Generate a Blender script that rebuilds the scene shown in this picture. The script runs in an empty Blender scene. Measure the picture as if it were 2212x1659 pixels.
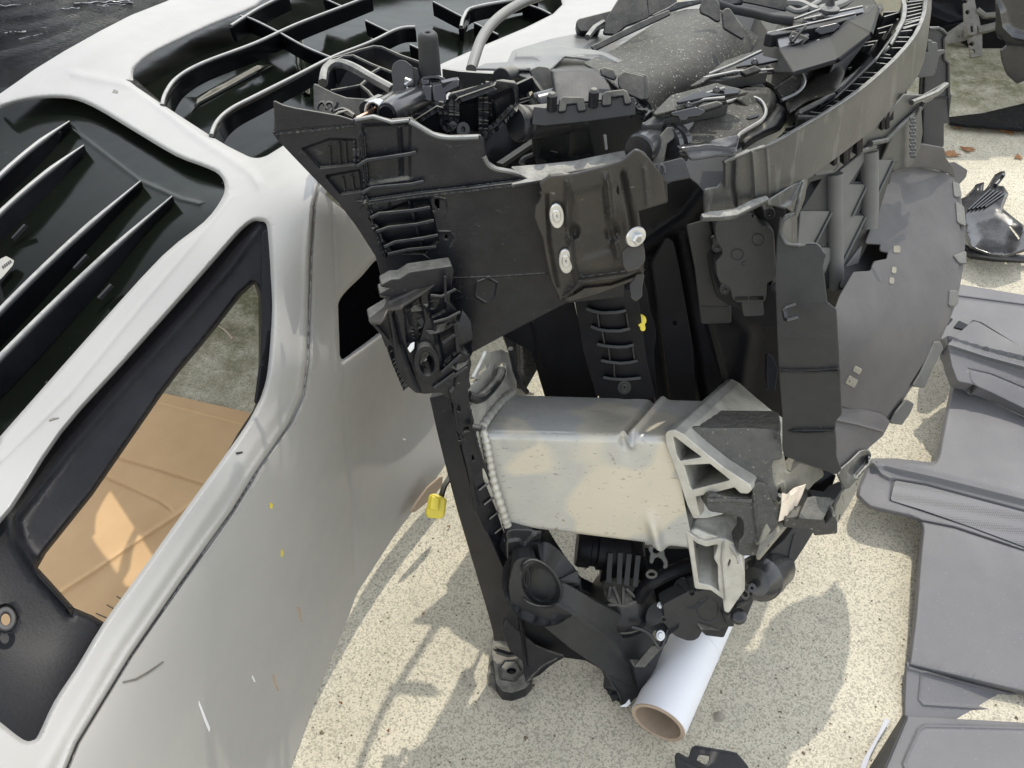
import bpy, math, random
import numpy as np
from mathutils import Vector, Matrix, geometry, noise
random.seed(7); rng = np.random.default_rng(5)
# ---------------- camera, sky, sun, exposure ----------------
F = 2000.0; PITCH = math.radians(44); CAMZ = 1.4
sc = bpy.context.scene
COL = sc.collection
cd = bpy.data.cameras.new('camera'); cam = bpy.data.objects.new('camera', cd); COL.objects.link(cam)
cd.sensor_width = 36; cd.lens = 36*F/2212; cd.clip_end = 500; cd.clip_start = .01
cam.location = (0, 0, CAMZ); cam.rotation_euler = (math.pi/2-PITCH, 0, 0); sc.camera = cam
SUN_EL, SUN_AZ = math.radians(58), math.radians(20)     # azimuth, clockwise from the view direction
w = bpy.data.worlds.new('World'); sc.world = w; w.use_nodes = True
nt = w.node_tree; bg = nt.nodes['Background']
sky = nt.nodes.new('ShaderNodeTexSky'); sky.sky_type = 'NISHITA'; sky.sun_disc = False
sky.sun_elevation = SUN_EL; sky.sun_rotation = SUN_AZ; sky.dust_density = .6; sky.air_density = 1.6; sky.ozone_density = .5
hs_ = nt.nodes.new('ShaderNodeHueSaturation'); hs_.inputs['Saturation'].default_value = .3; hs_.inputs['Value'].default_value = 1.7      # thin white cloud takes most of the blue out
nt.links.new(sky.outputs[0], hs_.inputs['Color']); nt.links.new(hs_.outputs[0], bg.inputs[0]); bg.inputs[1].default_value = 0.15
sl = bpy.data.lights.new('sun', 'SUN'); sl.energy = 2.1; sl.angle = math.radians(.5); sl.color = (1, .94, .82)
so = bpy.data.objects.new('sun', sl); COL.objects.link(so); so.location = (2, 3, 5)
sv = Vector((math.sin(SUN_AZ)*math.cos(SUN_EL), math.cos(SUN_AZ)*math.cos(SUN_EL), math.sin(SUN_EL)))
so.rotation_euler = sv.to_track_quat('Z', 'Y').to_euler()
sc.view_settings.view_transform = 'Standard'; sc.view_settings.look = 'None'; sc.view_settings.gamma = 1
sc.view_settings.exposure = 0.48
# ---------------- measuring: a sight line of the photograph plus a distance gives a point of the place ----------------
SP, CP = math.sin(PITCH), math.cos(PITCH)
CAM = np.array((0, 0, CAMZ))
def rays(x, y):
    x = np.asarray(x, float); y = np.asarray(y, float)
    u = (x-1106)/F; v = (y-829.5)/F
    return np.stack([u, CP - v*SP, -SP - v*CP], -1)
def pts3(x, y, d):
    return CAM + rays(x, y)*np.asarray(d, float)[..., None]
def P(x, y, d):
    return Vector(pts3(x, y, d))
def HZ(h):                                  # distance to the level plane at height h
    return lambda x, y: (CAMZ-h)/(SP + (np.asarray(y, float)-829.5)/F*CP)
def G(x, y, h=0):
    return P(x, y, HZ(h)(x, y))
def surf(*c):                               # smooth surface through known points (x, y, distance); three give a plane
    c = np.array(c, float); xs = c[:, :2]/500; n = len(c); val = 1/c[:, 2]
    if n == 3:
        co = np.linalg.solve(np.c_[np.ones(3), xs], val)
        return lambda x, y: 1/np.clip(co[0] + co[1]*np.asarray(x, float)/500 + co[2]*np.asarray(y, float)/500, val.min()*.72, val.max()*1.3)
    def ph(r2): return np.where(r2 > 1e-12, .5*r2*np.log(np.maximum(r2, 1e-12)), 0)
    K = ph(((xs[:, None]-xs[None])**2).sum(-1)) + np.eye(n)*1e-4
    Pm = np.c_[np.ones(n), xs]
    A = np.block([[K, Pm], [Pm.T, np.zeros((3, 3))]])
    s = np.linalg.solve(A, np.r_[val, 0, 0, 0])
    def f(x, y):
        x = np.asarray(x, float)/500; y = np.asarray(y, float)/500
        r2 = (x[..., None]-xs[:, 0])**2 + (y[..., None]-xs[:, 1])**2
        return 1/np.clip(ph(r2)@s[:n] + s[n] + s[n+1]*x + s[n+2]*y, val.min()*.8, val.max()*1.15)
    return f
def off(f, o): return lambda x, y: f(x, y) + o
def con(d): return lambda x, y: np.full(np.shape(x), float(d))
def asf(d): return d if callable(d) else con(d)
TAGS = dict(A=(1477.4, 840.3, .25326), B=(1219.9, 1138.5, .21446), T=(1355.4, 0, .27574), L=(677.7, 67.8, .33701),
            M=(1341.8, 325.3, .25321), R=(1762, 0, .21246), U=(813.2, 0, .33701), Q=(1339, 0, .375), D=(0, 0, 1))
def cv(tag, s):                              # coordinates noted on an enlarged tile of the photo -> common grid
    if tag in TAGS: x0, y0, k = TAGS[tag]
    else: x0, y0, k = 553*int(tag[0]), 553*int(tag[1]), 1/3
    v = [float(t) for t in s.split()]
    return [(x0+v[i]*k, y0+v[i+1]*k) for i in range(0, len(v), 2)]
# ---------------- 2D helpers ----------------
def fillet(p, r, closed=True, n=4):
    out = []; N = len(p)
    for i in range(N):
        if not closed and i in (0, N-1): out.append(p[i]); continue
        a, b, c = (np.array(p[(i-1) % N]), np.array(p[i]), np.array(p[(i+1) % N]))
        la, lc = np.linalg.norm(a-b), np.linalg.norm(c-b)
        q = min(r, la*.49, lc*.49)
        if q < .3: out.append(tuple(b)); continue
        s = b+(a-b)/la*q; e = b+(c-b)/lc*q
        ang = abs(np.cross(a-b, c-b))/(la*lc)
        if ang < .05: out.append(tuple(b)); continue
        for k in range(n+1):
            t = k/n; out.append(tuple((1-t)**2*s + 2*t*(1-t)*b + t*t*e))
    return out
def sm2(p, k=4, closed=False):                # smooth line through points
    return [(q.x, q.y) for q in smooth3([(a, b, 0) for a, b in p], k, closed)]
def dens(p, step, closed=True):
    out = []; N = len(p)
    for i in range(N if closed else N-1):
        a = np.array(p[i]); b = np.array(p[(i+1) % N]); L = np.linalg.norm(b-a); k = max(1, int(math.ceil(L/step)))
        for t in range(k): out.append(tuple(a+(b-a)*t/k))
    if not closed: out.append(tuple(p[-1]))
    return out
def clean(p, eps=.25):
    out = []
    for q in p:
        if not out or math.dist(out[-1], q) > eps: out.append(q)
    if len(out) > 2 and math.dist(out[0], out[-1]) <= eps: out.pop()
    return out
def inside(X, Y, poly):
    p = np.array(poly); q = np.roll(p, -1, 0); c = np.zeros(np.shape(X), bool)
    for (x1, y1), (x2, y2) in zip(p, q):
        if y1 == y2: continue
        c ^= ((y1 > Y) != (y2 > Y)) & (X < (x2-x1)*(Y-y1)/(y2-y1)+x1)
    return c
def dist(X, Y, line, closed=False):
    p = np.array(line, float); q = np.roll(p, -1, 0) if closed else p[1:]
    if not closed: p = p[:-1]
    best = np.full(np.shape(X), 1e9)
    for a, b in zip(p, q):
        d = b-a; L = (d*d).sum()
        t = np.clip(((X-a[0])*d[0]+(Y-a[1])*d[1])/max(L, 1e-9), 0, 1)
        best = np.minimum(best, np.hypot(X-a[0]-t*d[0], Y-a[1]-t*d[1]))
    return best
def offline(line, o):
    p = np.array(line, float); t = np.gradient(p, axis=0); n = np.c_[-t[:, 1], t[:, 0]]; n /= np.maximum(np.linalg.norm(n, axis=1), 1e-6)[:, None]
    return p+n*o
def circ(x, y, rx, ry=None, n=20, rot=0):
    ry = ry or rx; c, s = math.cos(rot), math.sin(rot)
    return [(x+rx*math.cos(a)*c-ry*math.sin(a)*s, y+rx*math.cos(a)*s+ry*math.sin(a)*c) for a in [2*math.pi*i/n for i in range(n)]]
def quad(x, y, w, h, rot=0):
    c, s = math.cos(rot), math.sin(rot)
    return [(x+a*w/2*c-b*h/2*s, y+a*w/2*s+b*h/2*c) for a, b in ((-1, -1), (1, -1), (1, 1), (-1, 1))]
# ---------------- solids: each returns (verts, faces) ----------------
def sheet(out, d, holes=(), r=3, step=None, th=.003, ext=None, curl=None, hcurl=None, ridges=(), dents=()):
    """plate of real thickness; ridges = (line, width, amount toward viewer), dents = (polygon, edge width, amount)"""
    d = asf(d)
    out = clean(fillet(out, r) if r else out)
    holes = [clean(fillet(h, r) if r and len(h) < 14 else h) for h in holes]
    curved = step is not None
    loops = [out]+holes
    if curved: loops = [clean(dens(l, step)) for l in loops]
    V = []; E = []
    for l in loops:
        b = len(V); V += l; E += [(b+i, b+(i+1) % len(l)) for i in range(len(l))]
    nb = len(V)
    if curved:
        o = np.array(loops[0]); x0, y0 = o.min(0); x1, y1 = o.max(0)
        gx, gy = np.meshgrid(np.arange(x0, x1, step), np.arange(y0, y1, step*.87))
        gx = gx + (np.arange(gx.shape[0]) % 2)[:, None]*step/2
        C = [np.c_[gx.ravel(), gy.ravel()]]
        if curl or hcurl:
            for li, l in enumerate(loops):
                cc = curl if li == 0 else hcurl
                if not cc: continue
                for q in (.12, .28, .5, .75, 1.0):
                    ll = dens(l, max(5, step*.7)); ll = np.array(ll+[ll[0]]); C += [offline(ll, cc[0]*q), offline(ll, -cc[0]*q)]
        fine = []
        for ln, wd, am in ridges:
            ll = np.array(dens(ln, max(wd*1.2, 3), False))
            for o_ in (0, .55, 1.1, 1.8): fine += [offline(ll, wd*o_), offline(ll, -wd*o_)]
        for pl, wd, am in dents:
            ll = dens(pl, max(wd*1.2, 4)); ll = np.array(ll+[ll[0]])
            for o_ in (0, .5, 1.0): fine += [offline(ll, wd*o_), offline(ll, -wd*o_)]
        cand = np.concatenate(C)
        m = inside(cand[:, 0], cand[:, 1], loops[0])
        for h in loops[1:]: m &= ~inside(cand[:, 0], cand[:, 1], h)
        cand = cand[m]
        db = np.full(len(cand), 1e9)
        for l in loops: db = np.minimum(db, dist(cand[:, 0], cand[:, 1], l, True))
        cand = cand[db > min(step*.35, 3)]
        if fine:
            fc = np.concatenate(fine); m = inside(fc[:, 0], fc[:, 1], loops[0])
            for h in loops[1:]: m &= ~inside(fc[:, 0], fc[:, 1], h)
            fc = fc[m]; dbf = np.full(len(fc), 1e9)
            for l in loops: dbf = np.minimum(dbf, dist(fc[:, 0], fc[:, 1], l, True))
            fc = fc[dbf > .8]
            near = np.full(len(cand), False)
            for ln, wd, am in ridges: near |= dist(cand[:, 0], cand[:, 1], ln) < wd*1.9
            cand = np.concatenate([cand[~near], fc])
        key = np.unique(np.round(cand/1.6).astype(int), axis=0, return_index=True)[1]
        V += [tuple(p) for p in cand[key]]
    rv, re, rf, ov, _, _ = geometry.delaunay_2d_cdt([Vector(p) for p in V], E, [], 0, 1e-4)
    rv = np.array([tuple(p) for p in rv]); tri = np.array([f for f in rf if len(f) == 3])
    c = rv[tri].mean(1); m = inside(c[:, 0], c[:, 1], loops[0])
    for h in loops[1:]: m &= ~inside(c[:, 0], c[:, 1], h)
    tri = tri[m]
    X, Y = rv[:, 0], rv[:, 1]; D = d(X, Y).astype(float)
    if curl: t = np.clip(1-dist(X, Y, loops[0], True)/curl[0], 0, 1); D = D + curl[1]*t**curl[2] if len(curl) > 2 else D+curl[1]*t**2
    if hcurl:
        for h in loops[1:]: t = np.clip(1-dist(X, Y, h, True)/hcurl[0], 0, 1); D = D+hcurl[1]*t**2
    for ln, wd, am in ridges: D = D - am*np.exp(-(dist(X, Y, ln)/wd)**2)
    for pl, wd, am in dents:
        s = dist(X, Y, pl, True)*np.where(inside(X, Y, pl), 1, -1); t = np.clip(s/wd*.5+.5, 0, 1); D = D + am*t*t*(3-2*t)
    W = pts3(X, Y, D)
    # orient to the viewer
    fn = np.cross(W[tri[:, 1]]-W[tri[:, 0]], W[tri[:, 2]]-W[tri[:, 0]])
    fl = (fn*(W[tri[:, 0]]-CAM)).sum(1) > 0
    tri[fl] = tri[fl][:, ::-1]; fn[fl] *= -1
    nv = np.zeros_like(W)
    for k in range(3): np.add.at(nv, tri[:, k], fn)
    nv /= np.maximum(np.linalg.norm(nv, axis=1), 1e-12)[:, None]
    Bk = W + (np.array(ext) if ext is not None else -nv*th)
    n = len(W); cnt = {}
    for t in tri:
        for a, b in ((t[0], t[1]), (t[1], t[2]), (t[2], t[0])):
            if (b, a) in cnt: del cnt[(b, a)]
            else: cnt[(a, b)] = 1
    faces = [tuple(t) for t in tri] + [tuple(t[::-1]+n) for t in tri]
    ow = np.zeros_like(W)                        # outward direction along the rim
    for a, b in cnt:
        e = np.cross(W[b]-W[a], nv[a]); e /= max(np.linalg.norm(e), 1e-12); ow[a] += e; ow[b] += e
    ow /= np.maximum(np.linalg.norm(ow, axis=1), 1e-9)[:, None]
    bi = sorted({i for e in cnt for i in e}); ix = {v: k for k, v in enumerate(bi)}; m = len(bi)
    T = float(np.linalg.norm(Bk[0]-W[0])); r_ = min(T*.5, .0016); dv = (Bk-W)/T
    Vs = [W, Bk]; base = 2*n; rows = [[int(i) for i in bi]]
    for k in (1, 2, 3):
        a = k*math.pi/6; Vs.append(W[bi]+ow[bi]*r_*math.sin(a)+dv[bi]*r_*(1-math.cos(a))); rows.append([base+(k-1)*m+q for q in range(m)])
    for k in (3, 2, 1):
        a = k*math.pi/6; Vs.append(Bk[bi]+ow[bi]*r_*math.sin(a)-dv[bi]*r_*(1-math.cos(a))); rows.append([base+(6-k)*m+q for q in range(m)])
    rows.append([int(i)+n for i in bi])
    for a, b in cnt:
        ia, ib = ix[a], ix[b]
        for q in range(len(rows)-1): faces.append((rows[q][ib], rows[q][ia], rows[q+1][ia], rows[q+1][ib]))
    AV = np.concatenate(Vs)
    return [tuple(p) for p in AV], [tuple(int(i) for i in f) for f in faces]
def frame(t, up=Vector((0, 0, 1))):
    t = t.normalized(); s = t.cross(up)
    if s.length < 1e-4: s = t.cross(Vector((1, 0, 0)))
    s.normalize(); return s, s.cross(t).normalized()
def tube(p, r, n=10, closed=False, rr=None, flat=None):
    """round or squashed pipe along points"""
    p = [Vector(q) for q in p]; N = len(p); V = []; Fc = []
    r = r if hasattr(r, '__len__') else [r]*N
    side = None
    for i in range(N):
        t = (p[(i+1) % N]-p[(i-1) % N]) if closed else (p[min(i+1, N-1)]-p[max(i-1, 0)])
        if side is None: side, u = frame(t)
        else:
            t.normalize(); side = (side - t*side.dot(t)).normalized(); u = side.cross(t)
        for k in range(n):
            a = 2*math.pi*k/n; V.append(tuple(p[i]+side*math.cos(a)*r[i]*(flat or 1)+u*math.sin(a)*r[i]))
    for i in range(N if closed else N-1):
        j = (i+1) % N
        for k in range(n): Fc.append((i*n+k, i*n+(k+1) % n, j*n+(k+1) % n, j*n+k))
    if not closed: Fc += [tuple(range(n))[::-1], tuple((N-1)*n+k for k in range(n))]
    return V, Fc
def smooth3(p, k=5, closed=False):
    p = [Vector(q) for q in p]; N = len(p); out = []
    for i in range(N if closed else N-1):
        a, b, c, d_ = (p[(i-1) % N], p[i], p[(i+1) % N], p[(i+2) % N]) if closed else (p[max(i-1, 0)], p[i], p[i+1], p[min(i+2, N-1)])
        for s in range(k):
            t = s/k; out.append(.5*((2*b)+(c-a)*t+(2*a-5*b+4*c-d_)*t*t+(3*b-3*c+d_-a)*t**3))
    if not closed: out.append(p[-1])
    return out
def lathe(A, B, prof, n=28, open_=False):
    """turned solid on the axis A-B: prof = [(distance along, radius)...] in metres"""
    A, B = Vector(A), Vector(B); t = (B-A).normalized(); s, u = frame(t); V = []; Fc = []
    for (z, r) in prof:
        for k in range(n):
            a = 2*math.pi*k/n; V.append(tuple(A+t*z+(s*math.cos(a)+u*math.sin(a))*r))
    for i in range(len(prof)-1):
        for k in range(n): Fc.append((i*n+k, i*n+(k+1) % n, (i+1)*n+(k+1) % n, (i+1)*n+k))
    if not open_: Fc += [tuple(range(n))[::-1], tuple((len(prof)-1)*n+k for k in range(n))]
    return V, Fc
def bar(A, B, w_, h_, up=None):
    A, B = Vector(A), Vector(B); s, u = frame(B-A, up or Vector((0, 0, 1)))
    V = [tuple(q+s*a*w_/2+u*b*h_/2) for q in (A, B) for a, b in ((-1, -1), (1, -1), (1, 1), (-1, 1))]
    return V, [(3, 2, 1, 0), (4, 5, 6, 7), (0, 1, 5, 4), (1, 2, 6, 5), (2, 3, 7, 6), (3, 0, 4, 7)]
def hexa(f, b):
    """block between two quads of points"""
    V = [tuple(q) for q in f]+[tuple(q) for q in b]; n = len(f)
    return V, [tuple(range(n)), tuple(range(n, 2*n))[::-1]]+[((i+1) % n, i, i+n, (i+1) % n+n) for i in range(n)]
def fin(line, d, dep, th=.0025, ext=None):
    """thin upright rib following a line on a surface, standing 'dep' toward the viewer"""
    d = asf(d); L = dens(line, 25, False); V = []; Fc = []
    x = np.array(L); D = d(x[:, 0], x[:, 1]); n = len(L)
    W0 = [P(a, b, q) for (a, b), q in zip(L, D)]
    for i in range(n):
        t = (W0[min(i+1, n-1)]-W0[max(i-1, 0)]).normalized()
        vd = (Vector(CAM)-W0[i]).normalized(); s = t.cross(vd).normalized(); o = ext or vd
        for a, h in ((-1, -.001), (1, -.001), (1, dep), (-1, dep)):
            V.append(tuple(W0[i]+s*a*th/2+o*h))
    for i in range(n-1):
        for k in range(4): Fc.append((i*4+k, i*4+(k+1) % 4, (i+1)*4+(k+1) % 4, (i+1)*4+k))
    Fc += [(3, 2, 1, 0), tuple((n-1)*4+k for k in range(4))]
    return V, Fc
def ring(x, y, rx, ry, d, w_, th, n=28, rot=0):
    return sheet(circ(x, y, rx, ry, n, rot), d, [circ(x, y, rx-w_, ry-w_*ry/rx, n, rot)], r=0, th=th)
# ---------------- objects ----------------
def root_loc(o):
    v = Vector((0, 0, 0))
    while o: v = v+o.location; o = o.parent
    return v
def obj(name, geo, mat, parent=None, label=None, smooth=36, bev=.0007):
    if isinstance(geo, tuple): geo = [geo]
    V = []; Fc = []
    for v, f in geo:
        b = len(V); V += list(v); Fc += [tuple(i+b for i in q) for q in f]
    loc = root_loc(parent) if parent else Vector(V[0]) if False else Vector((0, 0, 0))
    V = [(a[0]-loc.x, a[1]-loc.y, a[2]-loc.z) for a in V]
    me = bpy.data.meshes.new(name); me.from_pydata(V, [], Fc); me.validate()
    import bmesh
    bm = bmesh.new(); bm.from_mesh(me); bmesh.ops.remove_doubles(bm, verts=bm.verts, dist=1e-6)
    bmesh.ops.recalc_face_normals(bm, faces=bm.faces)
    if smooth is not None and bev:
        bmesh.ops.dissolve_limit(bm, angle_limit=math.radians(.4), verts=bm.verts, edges=bm.edges)
    bm.to_mesh(me); bm.free()
    if smooth is not None:
        me.polygons.foreach_set('use_smooth', [True]*len(me.polygons)); me.set_sharp_from_angle(angle=math.radians(smooth))
    me.materials.append(mat)
    o = bpy.data.objects.new(name, me); COL.objects.link(o)
    if parent: o.parent = parent
    if label: o['label'] = label
    if smooth is not None and bev != 'no':
        wn = o.modifiers.new('flat_faces', 'WEIGHTED_NORMAL'); wn.keep_sharp = True
    if bev and bev != 'no' and len(me.polygons) < 90:
        b = o.modifiers.new('edge_rounding', 'BEVEL'); b.width = bev; b.segments = 2; b.limit_method = 'ANGLE'; b.angle_limit = math.radians(40)
        b.harden_normals = smooth is not None; b.use_clamp_overlap = True; o.modifiers.move(len(o.modifiers)-1, 0)
    return o
def thing(name, label, cat, loc, group=None):
    o = bpy.data.objects.new(name, None); COL.objects.link(o); o.location = loc; o.empty_display_size = .05
    o['label'] = label; o['category'] = cat
    if group: o['group'] = group
    return o
def tag(o, label, cat, group=None):
    o['label'] = label; o['category'] = cat
    if group: o['group'] = group
    return o
def kind(o, k): o['kind'] = k; return o
# ---------------- materials ----------------
def mat(name, col, rough=.5, metal=0, coat=0, spec=.5, var=None, bump=None, rvar=None, dust=None, speck=None, ior=None, flake=None, scr=None):
    """principled material; var=(scale, colour2, amount), bump=(scale, strength[, stretch]), dust=(colour, scale, amount 0..1), speck=(scale, colour, threshold)"""
    m = bpy.data.materials.new(name); m.use_nodes = True; t = m.node_tree; N = t.nodes; Lk = t.links
    b = N['Principled BSDF']; b.inputs['Metallic'].default_value = metal; b.inputs['Roughness'].default_value = rough
    b.inputs['Coat Weight'].default_value = coat; b.inputs['Coat Roughness'].default_value = .12
    b.inputs['Specular IOR Level'].default_value = spec
    tc = N.new('ShaderNodeTexCoord')
    def nz(scale, det=4, ro=.6, sx=None, dist_=0):
        n = N.new('ShaderNodeTexNoise'); n.inputs['Scale'].default_value = scale; n.inputs['Detail'].default_value = det
        n.inputs['Roughness'].default_value = ro; n.inputs['Distortion'].default_value = dist_
        if sx:
            mp = N.new('ShaderNodeMapping'); mp.inputs['Scale'].default_value = sx[:3]
            if len(sx) > 3: mp.inputs['Rotation'].default_value = sx[3:6]
            Lk.new(tc.outputs['Object'], mp.inputs[0]); Lk.new(mp.outputs[0], n.inputs['Vector'])
        else: Lk.new(tc.outputs['Object'], n.inputs['Vector'])
        return n.outputs['Fac']
    def ramp(f, a, c, v0=0., v1=1.):
        r = N.new('ShaderNodeMapRange'); r.inputs[1].default_value = a; r.inputs[2].default_value = c
        r.inputs[3].default_value = v0; r.inputs[4].default_value = v1; Lk.new(f, r.inputs[0]); return r.outputs[0]
    def mix(f, c1, c2):
        x = N.new('ShaderNodeMix'); x.data_type = 'RGBA'; Lk.new(f, x.inputs[0])
        for i, c in ((6, c1), (7, c2)):
            if hasattr(c, 'links') or not isinstance(c, tuple): Lk.new(c, x.inputs[i])
            else: x.inputs[i].default_value = (*c, 1)
        return x.outputs[2]
    cur = tuple(col)
    if var: cur = mix(ramp(nz(var[0], 5, .6, var[3] if len(var) > 3 else None), .35, .68, 0, var[2]), cur, var[1])
    if speck:
        for s_ in (speck if isinstance(speck, list) else [speck]):
            cur = mix(ramp(nz(s_[0], 2, .5), s_[2], s_[2]+.04, 0, s_[3] if len(s_) > 3 else 1), cur, s_[1])
    if scr:                                   # fine scratches: stretched noise
        cur = mix(ramp(nz(scr[0], 3, .7, scr[3], .4), scr[2], scr[2]+.05, 0, scr[4] if len(scr) > 4 else .8), cur, scr[1])
    if dust:                                  # settled dust, doubling as painted sun on rims, thicker where a face looks up
        g = N.new('ShaderNodeNewGeometry'); sp = N.new('ShaderNodeSeparateXYZ'); Lk.new(g.outputs['Normal'], sp.inputs[0])
        up = ramp(sp.outputs['Z'], dust[3] if len(dust) > 3 else .1, .95, 0, 1)
        f = ramp(nz(dust[1], 6, .75), .3, .75, .25, 1)
        mu = N.new('ShaderNodeMath'); mu.operation = 'MULTIPLY'; Lk.new(up, mu.inputs[0]); Lk.new(f, mu.inputs[1])
        m2 = N.new('ShaderNodeMath'); m2.operation = 'MULTIPLY'; Lk.new(mu.outputs[0], m2.inputs[0]); m2.inputs[1].default_value = dust[2]
        cur = mix(m2.outputs[0], cur, dust[0])
        Lk.new(ramp(m2.outputs[0], 0, 1, rough, .85), b.inputs['Roughness'])
    elif rvar: Lk.new(ramp(nz(rvar[0], 4, .6), .3, .7, rvar[1], rvar[2]), b.inputs['Roughness'])
    if isinstance(cur, tuple): b.inputs['Base Color'].default_value = (*cur, 1)
    else: Lk.new(cur, b.inputs['Base Color'])
    if bump:
        bn = N.new('ShaderNodeBump'); bn.inputs['Strength'].default_value = bump[1]; bn.inputs['Distance'].default_value = bump[3] if len(bump) > 3 else .001
        Lk.new(nz(bump[0], 4, .6, bump[2] if len(bump) > 2 else None), bn.inputs['Height']); Lk.new(bn.outputs[0], b.inputs['Normal'])
    return m
DUSTC = (.30, .285, .24)
MT = {}
MT['paint'] = mat('grey_car_paint', (.33, .322, .308), .55, 0, .08, .15, var=(9, (.30, .294, .282), .5), rvar=(30, .45, .6),
                  scr=(16, (.15, .14, .12), .73, (1, 9, 3, .3, .4, .7), .8), speck=(55, (.2, .18, .13), .775, .7))
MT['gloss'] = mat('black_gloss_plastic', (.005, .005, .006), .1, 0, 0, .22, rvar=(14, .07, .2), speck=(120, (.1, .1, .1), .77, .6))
MT['plastic'] = mat('black_plastic', (.007, .0075, .0105), .32, 0, 0, .26, var=(30, (.018, .018, .021), .8), scr=(40, (.05, .05, .052), .66, (1.5, 9, 4, .4, .8, .2), .5), bump=(420, .35), dust=(DUSTC, 45, .95, .55), speck=(300, (.16, .155, .14), .74, .5))  # the dust colour on up-facing rims also makes them look sunlit
MT['matte'] = mat('matte_black_plastic', (.026, .026, .027), .5, 0, 0, .32, var=(60, (.034, .034, .035), .7), bump=(700, .3), rvar=(20, .42, .6))
MT['dark'] = mat('dark_shroud_plastic', (.006, .006, .008), .45, 0, 0, .16, var=(20, (.012, .012, .014), .8), bump=(300, .2))
MT['dusty'] = mat('dusty_shroud_plastic', (.02, .02, .02), .5, 0, 0, .12, var=(30, (.036, .035, .031), .8), bump=(300, .3), dust=(DUSTC, 130, .24, .3), speck=[(420, (.45, .43, .36), .66, .7), (150, (.3, .28, .22), .68, .5)])
MT['satin'] = mat('satin_black_plastic', (.018, .018, .020), .2, 0, 0, .6, var=(30, (.028, .028, .03), .6), bump=(60, .15), rvar=(25, .16, .32))
MT['edge'] = mat('sun_toned_plastic_edge', (.06, .06, .06), .22, 0, 0, 1.0, rvar=(40, .16, .3), dust=((.42, .41, .38), 60, .9, .6))  # paler than the plastic: sun highlights on edges put into the colour
MT['crease'] = mat('pale_film_crease', (.42, .42, .43), .25, 0, 0, .8, var=(60, (.1, .1, .1), .9))  # pale tubes laid along the wrinkles of the film
MT['coverlit'] = mat('sun_toned_cover_plastic', (.10, .10, .097), .4, 0, 0, .5, var=(30, (.14, .138, .13), .7), bump=(300, .2))  # paler copy of the cover plastic, with sunlight put into its colour
MT['slatlit'] = mat('sun_toned_slat_plastic', (.115, .115, .11), .55, 0, 0, .35, var=(25, (.09, .09, .086), .8), bump=(400, .2))  # grille grey lightened so the slats look sunlit
MT['insert'] = mat('glossy_insert_plastic', (.004, .005, .004), .08, 0, 0, .07, rvar=(9, .07, .18), var=(4, (.007, .010, .006), .5), speck=(60, (.25, .25, .25), .77, .5), bump=(3, .1, None, .02), scr=(8, (.22, .22, .22), .745, (2, 9, 3, .3, .1, .75), .8))
MT['void'] = mat('black_recess_plastic', (.003, .003, .004), .7, 0, 0, 0, speck=(160, (.03, .03, .03), .7, .5))
MT['beam'] = mat('dull_black_beam_plastic', (.026, .027, .028), .36, 0, 0, .45, var=(18, (.05, .05, .049), .8), bump=(300, .2), dust=((.42, .41, .37), 60, .9, .7), speck=(260, (.18, .18, .17), .71, .5), scr=(9, (.10, .10, .095), .56, (6, 6, .7), .5))
MT['shield'] = mat('grey_shield_plastic', (.062, .059, .061), .5, 0, 0, .25, var=(12, (.085, .08, .081), .7), bump=(900, .3), speck=(380, (.2, .19, .18), .71, .4), rvar=(14, .4, .6))
MT['grille'] = mat('grille_grey_plastic', (.07, .072, .07), .5, 0, 0, .4, var=(25, (.05, .05, .05), .8), bump=(400, .2), dust=((.3, .29, .25), 60, .45, .4))
MT['alu'] = mat('bare_aluminium', (.44, .43, .39), .42, .3, 0, .5, var=(7, (.33, .335, .33), .9), rvar=(24, .28, .5),
                bump=(60, .3, (1, 6, 6)), scr=(30, (.16, .13, .09), .63, (2.5, 14, 8, .5, .9, .9), .7), speck=[(110, (.22, .17, .11), .70, .7), (6, (.56, .50, .38), .5, .6), (11, (.30, .31, .31), .6, .6)])  # cream blotches imitate concrete reflected in the metal
MT['cast'] = mat('rough_aluminium', (.50, .49, .45), .45, .45, 0, .5, var=(28, (.33, .32, .285), .9), bump=(140, .6), rvar=(40, .35, .6), scr=(30, (.25, .23, .2), .66, (3, 12, 5, .9, .2, .3), .6))
MT['foam'] = mat('black_foam', (.030, .030, .029), .5, 0, 0, .5, var=(70, (.05, .049, .045), .8), bump=(110, 1.0, None, .004), speck=[(200, (.24, .22, .18), .68, .7)], dust=(DUSTC, 60, .45, .3))
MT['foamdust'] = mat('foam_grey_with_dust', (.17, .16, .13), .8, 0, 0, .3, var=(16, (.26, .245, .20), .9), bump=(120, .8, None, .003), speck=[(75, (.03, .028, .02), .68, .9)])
MT['steel'] = mat('zinc_plated_steel', (.62, .63, .64), .32, .9, 0, .5, var=(80, (.45, .45, .45), .7), rvar=(60, .25, .5))
MT['bracket'] = mat('scuffed_bracket_plastic', (.024, .023, .022), .4, 0, 0, .35, var=(22, (.048, .042, .034), .8), bump=(60, .25), rvar=(18, .28, .5), scr=(30, (.2, .19, .17), .67, (2, 10, 5, .2, .9, .4), .5))
MT['trim'] = mat('charcoal_trim_plastic', (.105, .104, .110), .5, 0, 0, .4, var=(6, (.135, .13, .133), .8), bump=(1100, .4), rvar=(9, .42, .58), speck=(420, (.42, .41, .41), .70, .4))
MT['card'] = mat('brown_cardboard', (.52, .345, .185), .85, 0, 0, .2, var=(9, (.45, .29, .15), .8), bump=(40, .25, (1, 12, 1)), speck=(160, (.54, .37, .21), .66, .35))
MT['tubewhite'] = mat('white_paper', (.72, .72, .74), .55, 0, 0, .4, var=(8, (.66, .66, .69), .6), bump=(30, .12))
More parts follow.
